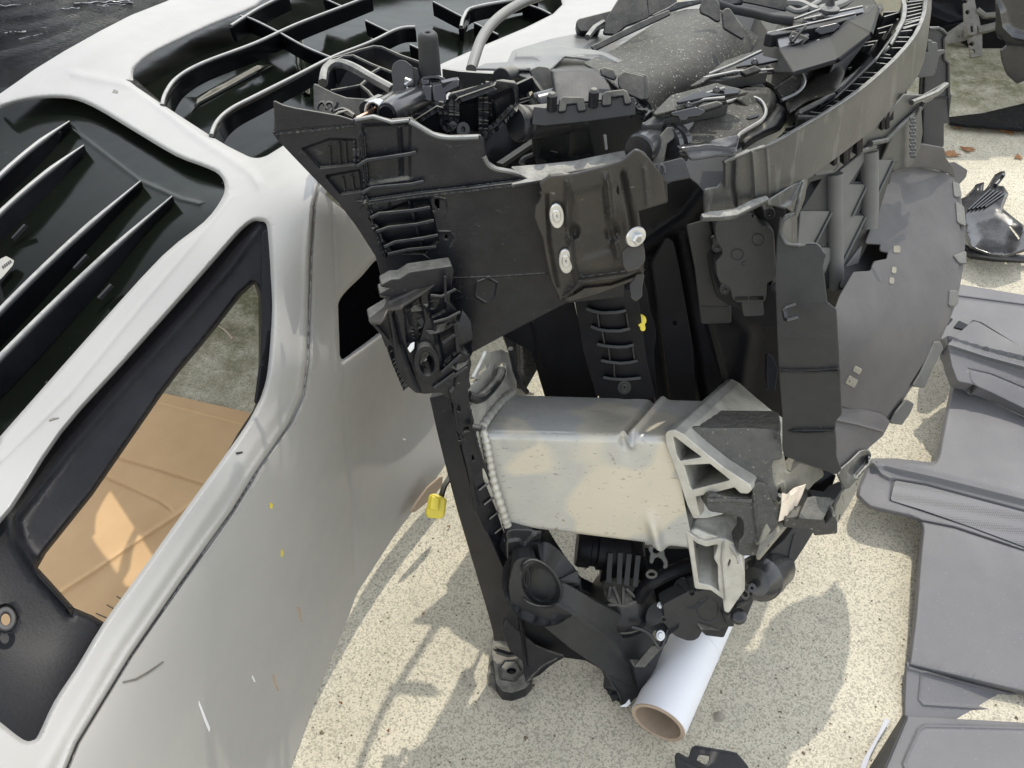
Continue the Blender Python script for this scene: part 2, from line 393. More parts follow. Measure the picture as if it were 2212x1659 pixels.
MT['kraft'] = mat('kraft_board', (.40, .31, .235), .85, 0, 0, .2, var=(30, (.33, .26, .19), .8), bump=(200, .3))
MT['yellow'] = mat('yellow_plastic', (.66, .54, .05), .4, 0, 0, .5, var=(60, (.55, .44, .04), .6))
MT['film'] = mat('wrinkled_black_film', (.004, .004, .005), .14, 0, 0, .16, bump=(30, 1.0, (1.4, 8, 3, 0, 0, -.2), .02), rvar=(20, .1, .3))
MT['hose'] = mat('grey_hose_rubber', (.11, .11, .105), .4, 0, 0, .5, dust=(DUSTC, 40, .4, .1))
MT['rusty'] = mat('dusty_steel_strut', (.20, .19, .16), .6, .4, 0, .4, var=(50, (.12, .11, .1), .8), bump=(100, .4))
MT['copper'] = mat('copper_spring', (.5, .32, .24), .4, .9)
MT['ink'] = mat('black_ink', (.02, .02, .02), .8)
MT['leaf'] = mat('dry_leaf', (.21, .10, .045), .7, 0, 0, .3, var=(60, (.3, .16, .07), .8))
MT['stone'] = mat('pebble_grey', (.3, .28, .23), .8, var=(80, (.2, .18, .14), .8), bump=(200, .6))
# ---------------- ground ----------------
def ground_mat():
    m = bpy.data.materials.new('weathered_concrete'); m.use_nodes = True; t = m.node_tree; N = t.nodes; Lk = t.links
    b = N['Principled BSDF']; b.inputs['Roughness'].default_value = .85; b.inputs['Specular IOR Level'].default_value = .25
    tc = N.new('ShaderNodeTexCoord')
    def nz(s, det=3, ro=.6):
        n = N.new('ShaderNodeTexNoise'); n.inputs['Scale'].default_value = s; n.inputs['Detail'].default_value = det; n.inputs['Roughness'].default_value = ro
        Lk.new(tc.outputs['Object'], n.inputs['Vector']); return n.outputs['Fac']
    def mr(f, a, c, v0=0., v1=1.):
        r = N.new('ShaderNodeMapRange'); r.inputs[1].default_value = a; r.inputs[2].default_value = c; r.inputs[3].default_value = v0; r.inputs[4].default_value = v1
        Lk.new(f, r.inputs[0]); return r.outputs[0]
    def mix(f, c1, c2):
        x = N.new('ShaderNodeMix'); x.data_type = 'RGBA'; Lk.new(f, x.inputs[0])
        for i, c in ((6, c1), (7, c2)):
            if isinstance(c, tuple): x.inputs[i].default_value = (*c, 1)
            else: Lk.new(c, x.inputs[i])
        return x.outputs[2]
    vo = N.new('ShaderNodeTexVoronoi'); vo.inputs['Scale'].default_value = 360; Lk.new(tc.outputs['Object'], vo.inputs['Vector'])
    sp = N.new('ShaderNodeSeparateColor'); Lk.new(vo.outputs['Color'], sp.inputs[0])
    c = mix(mr(nz(3.2, 6), .35, .65), (.62, .565, .445), (.47, .43, .345))
    c = mix(mr(sp.outputs[0], .1, .9, 0, .6), c, (.66, .61, .48))
    c = mix(mr(sp.outputs[1], .66, .74, 0, .7), c, (.29, .27, .21))
    c = mix(mr(nz(320, 4, .8), .50, .62, 0, .6), c, (.29, .265, .205))
    c = mix(mr(nz(9, 6, .75), .5, .75, 0, .45), c, (.32, .30, .24))
    c = mix(mr(nz(130, 2), .715, .74, 0, .9), c, (.05, .045, .035))
    c = mix(mr(nz(60, 2), .755, .77, 0, .75), c, (.26, .12, .07))
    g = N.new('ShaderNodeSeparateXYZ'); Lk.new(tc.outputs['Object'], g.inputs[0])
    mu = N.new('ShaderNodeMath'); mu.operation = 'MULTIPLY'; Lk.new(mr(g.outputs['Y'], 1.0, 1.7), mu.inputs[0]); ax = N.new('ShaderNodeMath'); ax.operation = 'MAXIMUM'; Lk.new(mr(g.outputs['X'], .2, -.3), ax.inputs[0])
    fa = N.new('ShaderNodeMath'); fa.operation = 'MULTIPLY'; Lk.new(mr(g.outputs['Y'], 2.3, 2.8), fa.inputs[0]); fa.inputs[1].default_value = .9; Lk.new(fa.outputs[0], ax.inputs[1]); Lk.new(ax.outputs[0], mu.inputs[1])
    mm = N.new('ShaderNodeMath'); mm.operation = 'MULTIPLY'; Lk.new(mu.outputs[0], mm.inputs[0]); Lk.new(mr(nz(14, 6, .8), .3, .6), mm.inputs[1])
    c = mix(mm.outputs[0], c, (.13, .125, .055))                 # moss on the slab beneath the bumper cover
    Lk.new(c, b.inputs['Base Color'])
    bn = N.new('ShaderNodeBump'); bn.inputs['Strength'].default_value = .9; bn.inputs['Distance'].default_value = .003
    Lk.new(nz(260, 4, .7), bn.inputs['Height']); Lk.new(bn.outputs[0], b.inputs['Normal'])
    return m
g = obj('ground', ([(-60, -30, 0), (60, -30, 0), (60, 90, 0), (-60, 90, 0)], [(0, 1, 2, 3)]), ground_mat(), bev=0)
kind(g, 'structure')

gv = []; gf = []
for k in range(1700):
    x = rng.uniform(620, 2210); y = rng.uniform(-10, 1659)**1; c = G(x, y, .0005); q = rng.uniform(.0008, .0022)*(2.2 if k % 40 == 0 else 1); n0 = len(gv)
    for a in range(4):
        t = a*1.57+rng.uniform(-.5, .5); gv.append((c.x+q*math.cos(t)*rng.uniform(.6, 1.4), c.y+q*math.sin(t), c.z))
    gv.append((c.x, c.y, c.z+q*.8)); gf += [(n0+a, n0+(a+1) % 4, n0+4) for a in range(4)]
kind(obj('grit', (gv, gf), mat('dark_grit', (.09, .07, .05), .8, var=(300, (.22, .17, .11), .9)), bev=0, smooth=None), 'stuff')
# ---------------- grey bumper cover on the left ----------------
BD = surf((0, 203, 1.50), (0, 300, 1.42), (220, 60, 1.66), (290, 170, 1.52), (420, 290, 1.36), (500, 330, 1.30), (547, 341, 1.26), (485, 410, 1.20), (600, 330, 1.24), (690, 400, 1.10),
          (430, 512, 1.13), (300, 665, 1.10), (150, 850, 1.05), (0, 950, 1.02), (575, 490, 1.10), (585, 650, 1.09), (664, 780, 1.13), (672, 560, 1.11), (560, 860, 1.075), (553, 1020, 1.06), (500, 1106, 1.04),
          (393, 1256, .99), (283, 1416, .92), (167, 1606, .82), (60, 1597, .79), (0, 1640, .76), (0, 1400, .85), (27, 1100, .95), (133, 936, 1.02), (267, 786, 1.06),
          (740, 700, 1.24), (760, 1000, 1.40), (770, 1280, 1.56), (650, 1200, 1.28), (560, 1350, 1.19), (450, 1500, 1.085), (686, 1496, 1.48), (626, 1659, 1.395), (540, 1659, 1.25),
          (850, 900, 1.56), (890, 1106, 1.66), (960, 1000, 1.72), (820, 560, 1.32), (980, 130, 1.82), (1290, 10, 2.15), (1300, 90, 1.95), (600, -60, 2.0), (1180, -10, 2.2), (350, -60, 1.95), (100, 1900, .72), (550, 1900, 1.22), (760, 330, 1.36))
bumper = thing('bumper_cover', 'large light grey car bumper cover lying on the concrete at left, with three black openings', 'bumper', G(560, 1500))
op_left = cv('00', '-120 760 0 703 180 650 420 636 600 690 870 850 1140 1010 1320 1080 1420 1130 1457 1210 1430 1300 1320 1440 1050 1659')+cv('01', '620 470 300 830 0 1170 -120 1300')
op_top = cv('00', '862 470 885 430 1000 340 1350 170 1659 40')+cv('D', '620 -40 900 -110 1150 -70 1200 -20 1195 30 960 135')+[(700, 262), (600, 322), (572, 338), (547, 341)]+cv('00', '1560 990 1380 890 880 560 862 520')
op_low = [(560, 478), (575, 484), (580, 520), (585, 600), (586, 700), (578, 800), (566, 850), (553, 880), (530, 921)]+cv('01', '1430 1330 1190 1659')+cv('02', '940 350 670 720 500 1000 350 1230 250 1440 215 1478 150 1475 0 1360 -150 1240')+[(-60, 1300), (-40, 1180)]+cv('01', '80 1640 400 1150 800 700 1200 250')+[(473, 553), (520, 500), (545, 480)]
op_left = sm2(op_left, 3, True); op_top = sm2(op_top, 3, True); op_low = sm2(op_low, 3, True)
outl = [(-60, 240), (0, 203), (40, 175), (75, 150), (140, 110), (217, 67), (283, 33), (367, 0), (480, -60), (700, -160), (1000, -220), (1340, -90), (1400, -20), (1420, 60), (1240, 90),
        (1106, 150), (1030, 215), (860, 260), (760, 330), (700, 420), (760, 470), (860, 540), (960, 760), (975, 900), (963, 1003), (930, 1050), (890, 1106), (850, 1160), (770, 1283), (750, 1340),
        (726, 1396), (686, 1496), (656, 1583), (626, 1659), (560, 1850), (300, 2000), (-60, 1900)]
seam = [(690, 392), (678, 450), (671, 553), (667, 680), (664, 780), (655, 850), (625, 915), (553, 1020), (500, 1106), (393, 1256), (283, 1416), (167, 1606), (120, 1720)]
lip = [(716, 400), (722, 600), (735, 780), (744, 900), (760, 1103), (770, 1273)]
recess = [(730, 655), (738, 640), (753, 623), (780, 598), (812, 560), (860, 560), (870, 690), (823, 716), (740, 778), (734, 770)]
shoulder = [(-40, 985), (133, 870), (300, 660), (420, 520), (486, 438)]
body = sheet(outl, BD, [op_left, op_top, op_low, recess], r=10, step=15, th=.0045, hcurl=(11, .016),
             ridges=[(seam, 3.2, -.012), ([(x-9, y-5) for x, y in seam], 7, .0035), (lip, 5, -.006), ([(140, 150), (300, 60), (480, -10)], 16, .006),
                     ([(155, 158), (290, 185), (420, 290), (540, 372), (560, 400)], 9, .006), ([(0, 996), (150, 850), (300, 665), (430, 512), (500, 425)], 6, .004), ([(100, 1659), (250, 1400), (470, 1080), (560, 950), (610, 870)], 12, .003)])
obj('painted_shell', body, MT['paint'], bumper, bev=0, smooth=50)
# small dark recess beside the seam
obj('side_recess', sheet([(722, 645), (735, 610), (800, 550), (880, 540), (890, 700), (840, 730), (735, 800)], off(BD, .03), r=4, th=.003), MT['void'], bumper)
# glossy insert behind the left opening, its four fins
LI = off(BD, .05)
obj('gloss_insert', sheet([(-60, 195), (0, 190), (60, 190), (140, 186), (230, 215), (330, 270), (500, 370), (510, 430), (430, 540), (200, 760), (-60, 1060)], LI, r=8, step=26, th=.003,
    ridges=[([(150, 275), (300, 390), (390, 430), (430, 440)], 5, .004)]), MT['insert'], bumper)
def slat(a, b, deep, da, db, name='fin', m='gloss', rr=.0048, w_=70):
    ax, ay = a; bx, by = b
    n = 12; top = []; low = []
    for i in range(n+1):
        t = i/n; x = ax+(bx-ax)*t; y = ay+(by-ay)*t - 10*math.sin(math.pi*t)
        d_ = da+(db-da)*t; top.append(P(x, y, d_)); low.append(P(x+w_*.55*(.18+.82*min(1, t*3)), y+w_*(.3+.7*min(1, t*3)), d_+deep))
    V = []; Fc = []
    for i in range(n+1):
        nn = (low[i]-top[i]).normalized(); s = nn.cross((top[min(i+1, n)]-top[max(i-1, 0)]).normalized()).normalized()*rr
        taper = .35+.65*min(1, i/4)
        q = [top[i]+s*.25*taper, top[i]-nn*.001, top[i]-s*.25*taper, top[i]+nn*.004-s*taper*.8, low[i]-s*taper*.6, low[i]+s*.6*taper, top[i]+nn*.004+s*taper*.8]
        V += [tuple(z) for z in q]
    k = 7
    for i in range(n):
        for j in range(k): Fc.append((i*k+j, i*k+(j+1) % k, (i+1)*k+(j+1) % k, (i+1)*k+j))
    Fc += [tuple(range(k))[::-1], tuple(n*k+j for j in range(k))]
    return V, Fc
for a, b, da, db in (((150, 262), (-60, 440), 1.36, 1.30), ((181, 314), (-60, 520), 1.33, 1.24), ((304, 391), (-60, 735), 1.30, 1.16), ((372, 424), (-60, 835), 1.25, 1.12)):
    f = obj('fin', slat(a, b, .05, float(BD(*a))+.02, float(BD(*b))+.005, w_=95), MT['dark' if a[0] in (181, 372) else 'gloss'], bumper, bev=0, smooth=60)
    pa = [P(a[0]+(b[0]-a[0])*t, a[1]+(b[1]-a[1])*t-10*math.sin(math.pi*t), float(BD(*a))+.02+(float(BD(*b))+.005-float(BD(*a))-.02)*t) for t in [k/14 for k in range(15)]]
    obj('rounded_edge', tube(pa, [.0012+.0034*min(1, k/4) for k in range(15)], 10), MT['edge'], f, bev=0, smooth=80)
obj('part_sticker', sheet(cv('01', '0 20 40 0 90 30 80 60 20 130 -40 190 -60 90'), off(BD, .03), r=3, th=.0006), mat('aged_label_paper', (.30, .29, .26), .7), bumper)
for k in range(5):
    obj('barcode_bar', sheet([(4+k*4, 575-k*3), (6+k*4, 573-k*3), (9+k*4, 578-k*3), (7+k*4, 580-k*3)], off(BD, .0285), r=0, th=.0003), MT['ink'], bumper, bev=0)
for (x, y) in ((175, 568), (228, 632), (42, 503)):
    obj('clip_tab', bar(P(x-14, y+14, float(BD(x, y))+.03), P(x+14, y-16, float(BD(x, y))+.035), .004, .006), MT['matte'], bumper)
# upper grille: deep dark insert, gloss slats and cross ribs
UI = surf((300, 160, 1.66), (547, 340, 1.46), (700, 260, 1.60), (900, 100, 1.95), (600, 0, 2.05), (1180, 0, 2.3))
obj('grille_insert', sheet([(270, 150), (330, 90), (620, -60), (900, -140), (1240, -90), (1240, 60), (960, 190), (720, 330), (560, 380), (500, 350)], UI, r=6, step=40, th=.003,
    ridges=[([(430, 220), (560, 150)], 8, .02), ([(640, 60), (660, 200)], 7, .02)]), MT['insert'], bumper)
S2 = off(BD, .012)
def sslat(pts, r_, o=.0, m='gloss', name='grille_slat'):
    p3 = smooth3([P(x, y, float(S2(x, y))+o) for x, y in pts], 5)
    low = []
    V = []; Fc = []; n = len(p3)
    for i, q in enumerate(p3):
        t = (p3[min(i+1, n-1)]-p3[max(i-1, 0)]).normalized(); s = t.cross(Vector((0, 0, 1))).normalized(); dn = Vector((0, .35, -1)).normalized()
        for a, b in ((-.8, -.003), (-.4, .003), (.4, .003), (.8, -.003), (.55, -.034), (-.55, -.034)): V.append(tuple(q+s*a*r_-dn*b))
    for i in range(n-1):
        for j in range(6): Fc.append((i*6+j, i*6+(j+1) % 6, (i+1)*6+(j+1) % 6, (i+1)*6+j))
    Fc += [tuple(range(6))[::-1], tuple((n-1)*6+j for j in range(6))]
    o = obj(name, (V, Fc), MT[m], bumper, bev=0, smooth=60)
    obj('rounded_edge', tube([q+Vector((0, -.001, .0035)) for q in p3], r_*.62, 8), MT['edge'], o, bev=0, smooth=80)
    return o
sslat([(352, 232), (360, 205), (385, 172), (440, 140), (553, 97), (640, 57), (736, 20), (800, -5)], .006)
sslat([(458, 297), (470, 268), (500, 240), (553, 212), (640, 168), (720, 127), (800, 95), (860, 66), (896, 62)], .006)
sslat([(500, 60), (560, 22), (620, -8)], .006)
sslat([(520, 38), (545, 45), (600, 72), (660, 105), (720, 130)], .004, .004, name='cross_rib')
sslat([(700, 0), (740, 18)], .0035, .004, name='cross_rib')
sslat([(790, 48), (840, 72)], .0035, .01, name='cross_rib')
sslat([(936, 7), (1003, 42)], .0035, .01, name='cross_rib')
sslat([(886, 100), (912, 112)], .0035, .01, name='cross_rib')
sslat([(1025, 53), (1076, 78)], .0035, .01, name='cross_rib')
sslat([(996, 62), (1003, 38), (1022, 20), (1106, 4), (1160, -4)], .007, name='end_surround')
sslat([(1130, 10), (1165, 22), (1190, 34)], .004, .02, name='end_surround')
# black trim filling the lower opening, with a see-through window
win = [(549, 614), (558, 640), (559, 740), (557, 850), (553, 870), (545, 889)]+cv('01', '1540 1150 1430 1345 1190 1659')+cv('02', '940 355 675 715 600 670 480 620 400 530 320 440 245 360')+[(100, 1195), (200, 1070)]+cv('01', '1050 900 1180 730')+[(425, 760), (470, 705), (520, 640)]
TRD = off(BD, .012)
trim_out = [(555, 468), (582, 480), (592, 600), (594, 720), (585, 810), (570, 862), (548, 905), (480, 1015), (400, 1120), (320, 1235), (232, 1352), (175, 1448), (120, 1540), (78, 1608), (40, 1600), (-60, 1540), (-60, 1160), (10, 1115), (127, 936), (261, 786), (394, 636), (467, 553), (530, 480)]
EDGE = [(563, 487), (500, 575), (400, 690), (267, 836), (150, 970), (60, 1085), (32, 1120), (40, 1170), (85, 1240), (140, 1300), (150, 1312)]
obj('black_trim', sheet(trim_out, off(TRD, .012), [win, circ(12, 1336, 15, 19, 16)], r=8, step=14, th=.003, hcurl=(14, .02), ridges=[(EDGE, 10, .010)]), MT['dark'], bumper, bev=0, smooth=50)
obj('trim_side_strip', sheet([(568, 500), (578, 496), (584, 600), (585, 720), (577, 800), (562, 856), (555, 870), (565, 790), (569, 700), (567, 600)], off(TRD, .004), r=2, th=.004), MT['gloss'], bumper)
obj('trim_hole_ring', ring(12, 1336, 19, 23, off(BD, .005), 5, .004), MT['matte'], bumper)

# cardboard seen through the window
cb = thing('cardboard_sheet', 'flattened brown cardboard box on the ground, seen through the bumper opening', 'cardboard', G(330, 1100))
CG = HZ(.006)
obj('board', sheet(cv('D', '353 850 620 910 700 1000 660 1250 560 1500 300 1800 -100 1900 -350 1500 -60 1200'), CG, r=1, th=.004, step=30,
    ridges=[(cv('01', '760 1310 1000 1380 1280 1470 1500 1540'), 4, -.006), (cv('01', '700 1440 1030 1590 1100 1640'), 4, -.005), (cv('02', '330 560 640 360 870 200 1100 50 1300 -90'), 5, .006),
            (cv('01', '940 920 1600 1090'), 3, .003)]), MT['card'], cb, bev=0)
obj('tape_flap', sheet(cv('02', '600 675 800 505 1150 260 1400 200 1200 900 700 1200'), HZ(.012), r=1, th=.003), MT['card'], cb)
for a in ('620 655 700 690', '690 600 760 640', '755 545 830 590'):
    obj('slit', sheet([(p[0]+dx, p[1]+dy) for p, (dx, dy) in zip(cv('02', a)+cv('02', a)[::-1], ((0, -1), (0, -1), (0, 1), (0, 1)))], HZ(.0165), r=0, th=.0006), MT['ink'], cb, bev=0)
tag(obj('twig', tube([G(*cv('01', '1410 450')[0], .01), G(*cv('01', '1460 480')[0], .02), G(*cv('01', '1510 535')[0], .012)], [.001, .0022, .003], 6), MT['kraft'], bev=0), 'thin pale twig on mossy concrete seen through the bumper window', 'twig')
# wrapped package behind
fl = obj('wrapped_package', sheet([(-80, 300), (-80, -200), (900, -300), (1250, -200), (1000, 60), (700, 300), (560, 420), (430, 330), (330, 210), (160, 140)],
    surf((0, 200, 2.0), (0, -100, 2.3), (300, 50, 2.3), (600, 300, 1.75), (900, 0, 2.5), (300, 200, 1.9)), r=20, step=20, th=.02, ridges=[([(-40, 70), (60, 52), (200, 20)], 14, .01), ([(-40, 120), (80, 92), (240, 30)], 16, .012), ([(0, 30), (120, 10)], 12, .01)]), MT['film'], bev=0, smooth=60)
FS = surf((0, 200, 2.0), (0, -100, 2.3), (300, 50, 2.3), (600, 300, 1.75), (900, 0, 2.5), (300, 200, 1.9))
cg = []
for x0_, y0_, n_, sl_, r_ in ((-20, 66, 9, 1.0, 1.6), (-10, 73, 7, .8, 2.4), (10, 52, 12, 1.9, 1.6), (-20, 108, 10, 2.3, 1.4), (0, 100, 8, 2.0, 1.2), (40, 84, 11, 2.1, 1.5), (70, 62, 7, 1.6, 1.1), (90, 20, 10, .4, 1.7), (-20, 30, 8, 1.2, 1.8), (60, 42, 9, 1.9, 1.6),
        (108, 76, 3, 1, 1.8), (0, 12, 10, .3, 1.3), (150, 24, 12, 1.2, 1.2), (160, 6, 12, .4, 1.5), (20, 26, 7, 1.6, 1.3), (-10, 48, 6, 1.4, 1.0), (110, 40, 9, 1.3, 1.0), (210, 12, 8, 1.1, 1.1), (390, 268, 6, 2, 1.3), (420, 245, 5, 2.4, 1.2), (460, 285, 5, 1.8, 1.2)):
    L_ = [(x0_+k_*11, y0_-k_*sl_+random.uniform(-2.2, 2.2)) for k_ in range(n_)]
    cg.append(tube(smooth3([P(x, y, float(FS(x, y))-.003) for x, y in L_], 3), [random.uniform(.0004, .0014)*r_ for _ in range((n_-1)*3+1)], 5))
for q_ in cg: obj('crease', q_, MT['crease'], fl, bev=0)
tag(fl, 'package wrapped in wrinkled shiny black film behind the grey bumper, top left', 'wrapped package')
# ---------------- front end carrier with bumper beam ----------------
def VY(Y): return lambda x, y: Y/(CP-(np.asarray(y, float)-829.5)/F*SP)     # upright plane facing the viewer
def height(x, y, d): return float(pts3(x, y, d)[..., 2])
def thr(x, y, d): return HZ(height(x, y, d))                                  # level plane through a point
def wall(line, d, h, th=.003, closed=False):
    """upright thin wall hanging h below a line"""
    d = asf(d); L = dens(line, 22, closed); n = len(L); W = [P(x, y, float(d(x, y))) for x, y in L]; V = []; Fc = []
    for i in range(n):
        t = (W[(i+1) % n if closed else min(i+1, n-1)]-W[(i-1) % n if closed else max(i-1, 0)]); t.z = 0
        s = Vector((t.y, -t.x, 0)).normalized()*th/2
        V += [tuple(W[i]-s), tuple(W[i]+s), tuple(W[i]+s-Vector((0, 0, h))), tuple(W[i]-s-Vector((0, 0, h)))]
    for i in range(n if closed else n-1):
        j = (i+1) % n
        for k in range(4): Fc.append((i*4+k, i*4+(k+1) % 4, j*4+(k+1) % 4, j*4+k))
    if not closed: Fc += [(3, 2, 1, 0), tuple((n-1)*4+k for k in range(4))]
    return V, Fc
car = thing('front_end_carrier', 'black plastic car front end carrier standing on the concrete, with an aluminium bumper beam end', 'car part', G(1120, 1480))
def C_(name, geo, m, label=None, parent=None, **k): return obj(name, geo, MT[m], parent or car, label, **k)
SD = surf((600, 240, .93), (1340, 350, .96), (1100, 1480, 1.49))
def so_(o): return off(SD, o)
# side panel
panel = [(596, 283), (594, 225), (636, 241), (680, 250), (720, 256), (760, 264), (767, 259), (806, 252), (846, 264), (884, 260), (906, 273), (936, 290), (970, 297), (1036, 295), (1043, 305), (1047, 337), (1053, 353), (1073, 365), (1106, 371),
         (1144, 384), (1189, 383), (1345, 352), (1345, 640), (1223, 653), (1106, 713), (1016, 762), (1005, 790), (960, 780), (890, 700), (850, 620), (826, 600), (813, 553), (773, 490), (733, 437), (686, 390), (603, 303)]
slotA = [(x, y) for x, y in cv('10', '1150 1275 1180 1275 1195 1300 1195 1360 1175 1368 1148 1325')]
slotB = circ(*cv('10', '1232 1537')[0], 7, 8.5, 6)
tri1 = cv('10', '300 965 415 1088 640 1062 640 905 480 900'); tri2 = cv('10', '455 1140 548 1256 690 1238 672 1100')
pocket = cv('10', '735 1410 1000 1300 1120 1290 1150 1420 1180 1560 1090 1640 900 1640')
sp_ = C_('side_panel', sheet(panel, SD, [slotA, slotB], r=2, step=24, th=.004, dents=[(tri1, 3, .008), (tri2, 3, .008), (pocket, 3, .012), (cv('10', '690 810 1000 800 1000 1150 720 1190'), 6, .005)],
    ridges=[([(1027, 640), (1030, 610), (1055, 600), (1075, 612), (1070, 640), (1050, 655), (1027, 640)], 2.5, .002), ([(786, 437), (900, 420), (1010, 408), (1106, 396), (1190, 383)], 3.2, .009), ([(596, 284), (680, 276), (760, 266)], 2.2, .006),
            (cv('10', '1125 1270 1230 1290 1240 1350 1220 1400'), 2, .0015), (cv('10', '1190 1500 1260 1500 1290 1550 1260 1600'), 2, .0015),
            (cv('10', '640 905 650 1060'), 2, .004), (cv('10', '690 1240 840 1659'), 2.2, .006), (cv('10', '690 880 715 1190'), 4, .007), (cv('10', '930 830 940 1100'), 4, .005),
            ([(1250, 660), (1280, 540), (1250, 420)], 14, .003), ([(980, 600), (1060, 598), (1180, 590)], 1.5, .001)]), 'plastic', bev=0, smooth=40)
for ln, h in (('650 1082 720 1040 990 1000 1040 987', .012), ('683 1255 750 1218 1010 1195 1088 1176', .012), ('700 1312 900 1290 1150 1262', .008), ('738 1415 800 1385 1020 1365 1130 1345', .013),
              ('778 1503 860 1475 1040 1455 1155 1430', .013), ('830 1603 900 1570 1080 1545 1180 1525', .013), ('850 1650 980 1620 1170 1600', .008)):
    C_('rib', fin(cv('10', ln), so_(.004), h, .004), 'plastic', parent=sp_, bev=.001)
for ln in ('475 945 480 1070', '535 925 545 1065', '575 915 585 1060', '560 1150 575 1235', '620 1140 632 1232', '985 1290 1085 1640', '1015 1370 1060 1560'):
    C_('rib', fin(cv('10', ln), so_(.008), .005, .0016), 'plastic', parent=sp_, bev=0)
C_('rim_fin', sheet(cv('10', '120 665 170 690 260 712 400 735 540 760 620 785 628 800 400 815 135 845'), so_(-.006), r=1, th=.003), 'plastic', parent=sp_)
C_('inner_panel', sheet([(620, 300), (700, 290), (900, 300), (1040, 380), (1150, 400), (1340, 380), (1340, 600), (1200, 640), (1010, 730), (900, 640), (840, 560), (790, 450), (700, 370)], so_(.045), r=4, th=.003), 'dark', parent=sp_)
# rounded lip along the curved cut-out: its pale colour adds to the sunlit line
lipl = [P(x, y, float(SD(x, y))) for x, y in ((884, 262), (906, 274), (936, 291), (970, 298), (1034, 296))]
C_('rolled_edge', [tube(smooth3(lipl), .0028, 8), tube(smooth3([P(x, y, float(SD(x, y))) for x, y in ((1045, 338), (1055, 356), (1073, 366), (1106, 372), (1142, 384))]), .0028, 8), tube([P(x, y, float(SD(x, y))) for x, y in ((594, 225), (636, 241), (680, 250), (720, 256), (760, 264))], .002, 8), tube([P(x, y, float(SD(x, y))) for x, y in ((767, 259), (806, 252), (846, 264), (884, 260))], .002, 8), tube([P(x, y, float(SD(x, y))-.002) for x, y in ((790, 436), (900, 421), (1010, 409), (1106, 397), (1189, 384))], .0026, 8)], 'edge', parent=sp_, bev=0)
# level flange behind the panel's upper edge
fh = thr(1240, 374, float(SD(1240, 374)))
C_('top_flange', sheet([(1106, 397), (1189, 384), (1300, 362), (1345, 351), (1374, 328), (1366, 322), (1300, 335), (1239, 348), (1160, 356), (1106, 360), (1120, 372), (1143, 385)], fh, r=2, th=.004), 'beam')
# ---- metal-like headlamp bracket
BR = surf((1170, 420, .925), (1200, 620, 1.02), (1400, 600, 1.03), (1400, 380, .925), (1300, 500, .965))
brk = C_('lamp_bracket', sheet([(1169, 400), (1172, 396), (1189, 385), (1250, 378), (1306, 364), (1346, 351), (1374, 328), (1382, 330), (1400, 345), (1430, 385), (1436, 436), (1373, 457), (1378, 500), (1390, 540), (1392, 560), (1388, 585), (1375, 603),
    (1290, 634), (1229, 651), (1212, 646), (1199, 612), (1190, 590), (1182, 550), (1176, 515), (1165, 490), (1158, 470), (1160, 452), (1168, 440), (1176, 420)], BR, [circ(1336, 411, 6, 13, 12)], r=3, step=12, th=.005,
    ridges=[([(1226, 400), (1228, 480), (1236, 560), (1246, 600)], 6, .010), ([(1312, 390), (1320, 480), (1335, 560)], 7, .010), ([(1345, 372), (1360, 450), (1372, 520)], 6, -.008), ([(1182, 420), (1186, 520), (1205, 620)], 4, -.005),
            ([(1222, 640), (1256, 605), (1290, 600), (1350, 592), (1378, 580)], 5, .010), ([(1216, 646), (1262, 618), (1320, 612), (1380, 590)], 3, -.008), ([(1392, 360), (1400, 450)], 6, .004)],
    dents=[([(1240, 420), (1305, 400), (1318, 540), (1256, 560)], 10, .006), (circ(1239, 500, 11, 15, 12), 8, .012), (circ(1324, 500, 12, 22, 12), 8, .012)]), 'bracket', bev=0, smooth=50)
for x, y in ((1203, 468), (1223, 566)):
    C_('threaded_insert', [ring(x, y, 13, 24, off(BR, -.006), 9, .004, rot=-.06), ring(x, y, 6.5, 12, off(BR, -.0075), 3, .004, rot=-.06)], 'steel', parent=brk)
    C_('insert_hole', sheet(circ(x, y, 4.5, 8), off(BR, -.004), r=0, th=.002), 'gloss', parent=brk, bev=0)
ax0 = P(1372, 510, .955); axd = Vector((.35, -.9, .1)).normalized()
C_('bolt', [lathe(ax0, ax0+axd, [(0, .0105), (.0015, .0115), (.003, .0108), (.0035, .006)]), lathe(ax0+axd*.002, ax0+axd, [(0, .0066), (.006, .0066), (.007, .0055)], 6), lathe(ax0+axd*.006, ax0+axd, [(0, .004), (.003, .0035)], 14)], 'steel', parent=brk)
C_('bolt_tab', sheet(cv('M', '20 860 60 825 170 820 190 850 190 940 140 1000 60 1020 30 980'), con(.962), r=3, th=.01), 'bracket', parent=brk)
C_('tab', sheet(cv('M', '85 1140 140 1060 190 1060 170 1160 170 1240 125 1275 95 1250'), con(1.0), [circ(*cv('M', '128 1190')[0], 2.2, 4.5, 10)], r=2, th=.003), 'bracket', parent=brk)
C_('tab', sheet(cv('M', '5 90 60 60 120 90 380 260 390 440 130 520 110 470 60 250'), off(BR, .02), r=3, th=.004), 'matte', parent=brk)
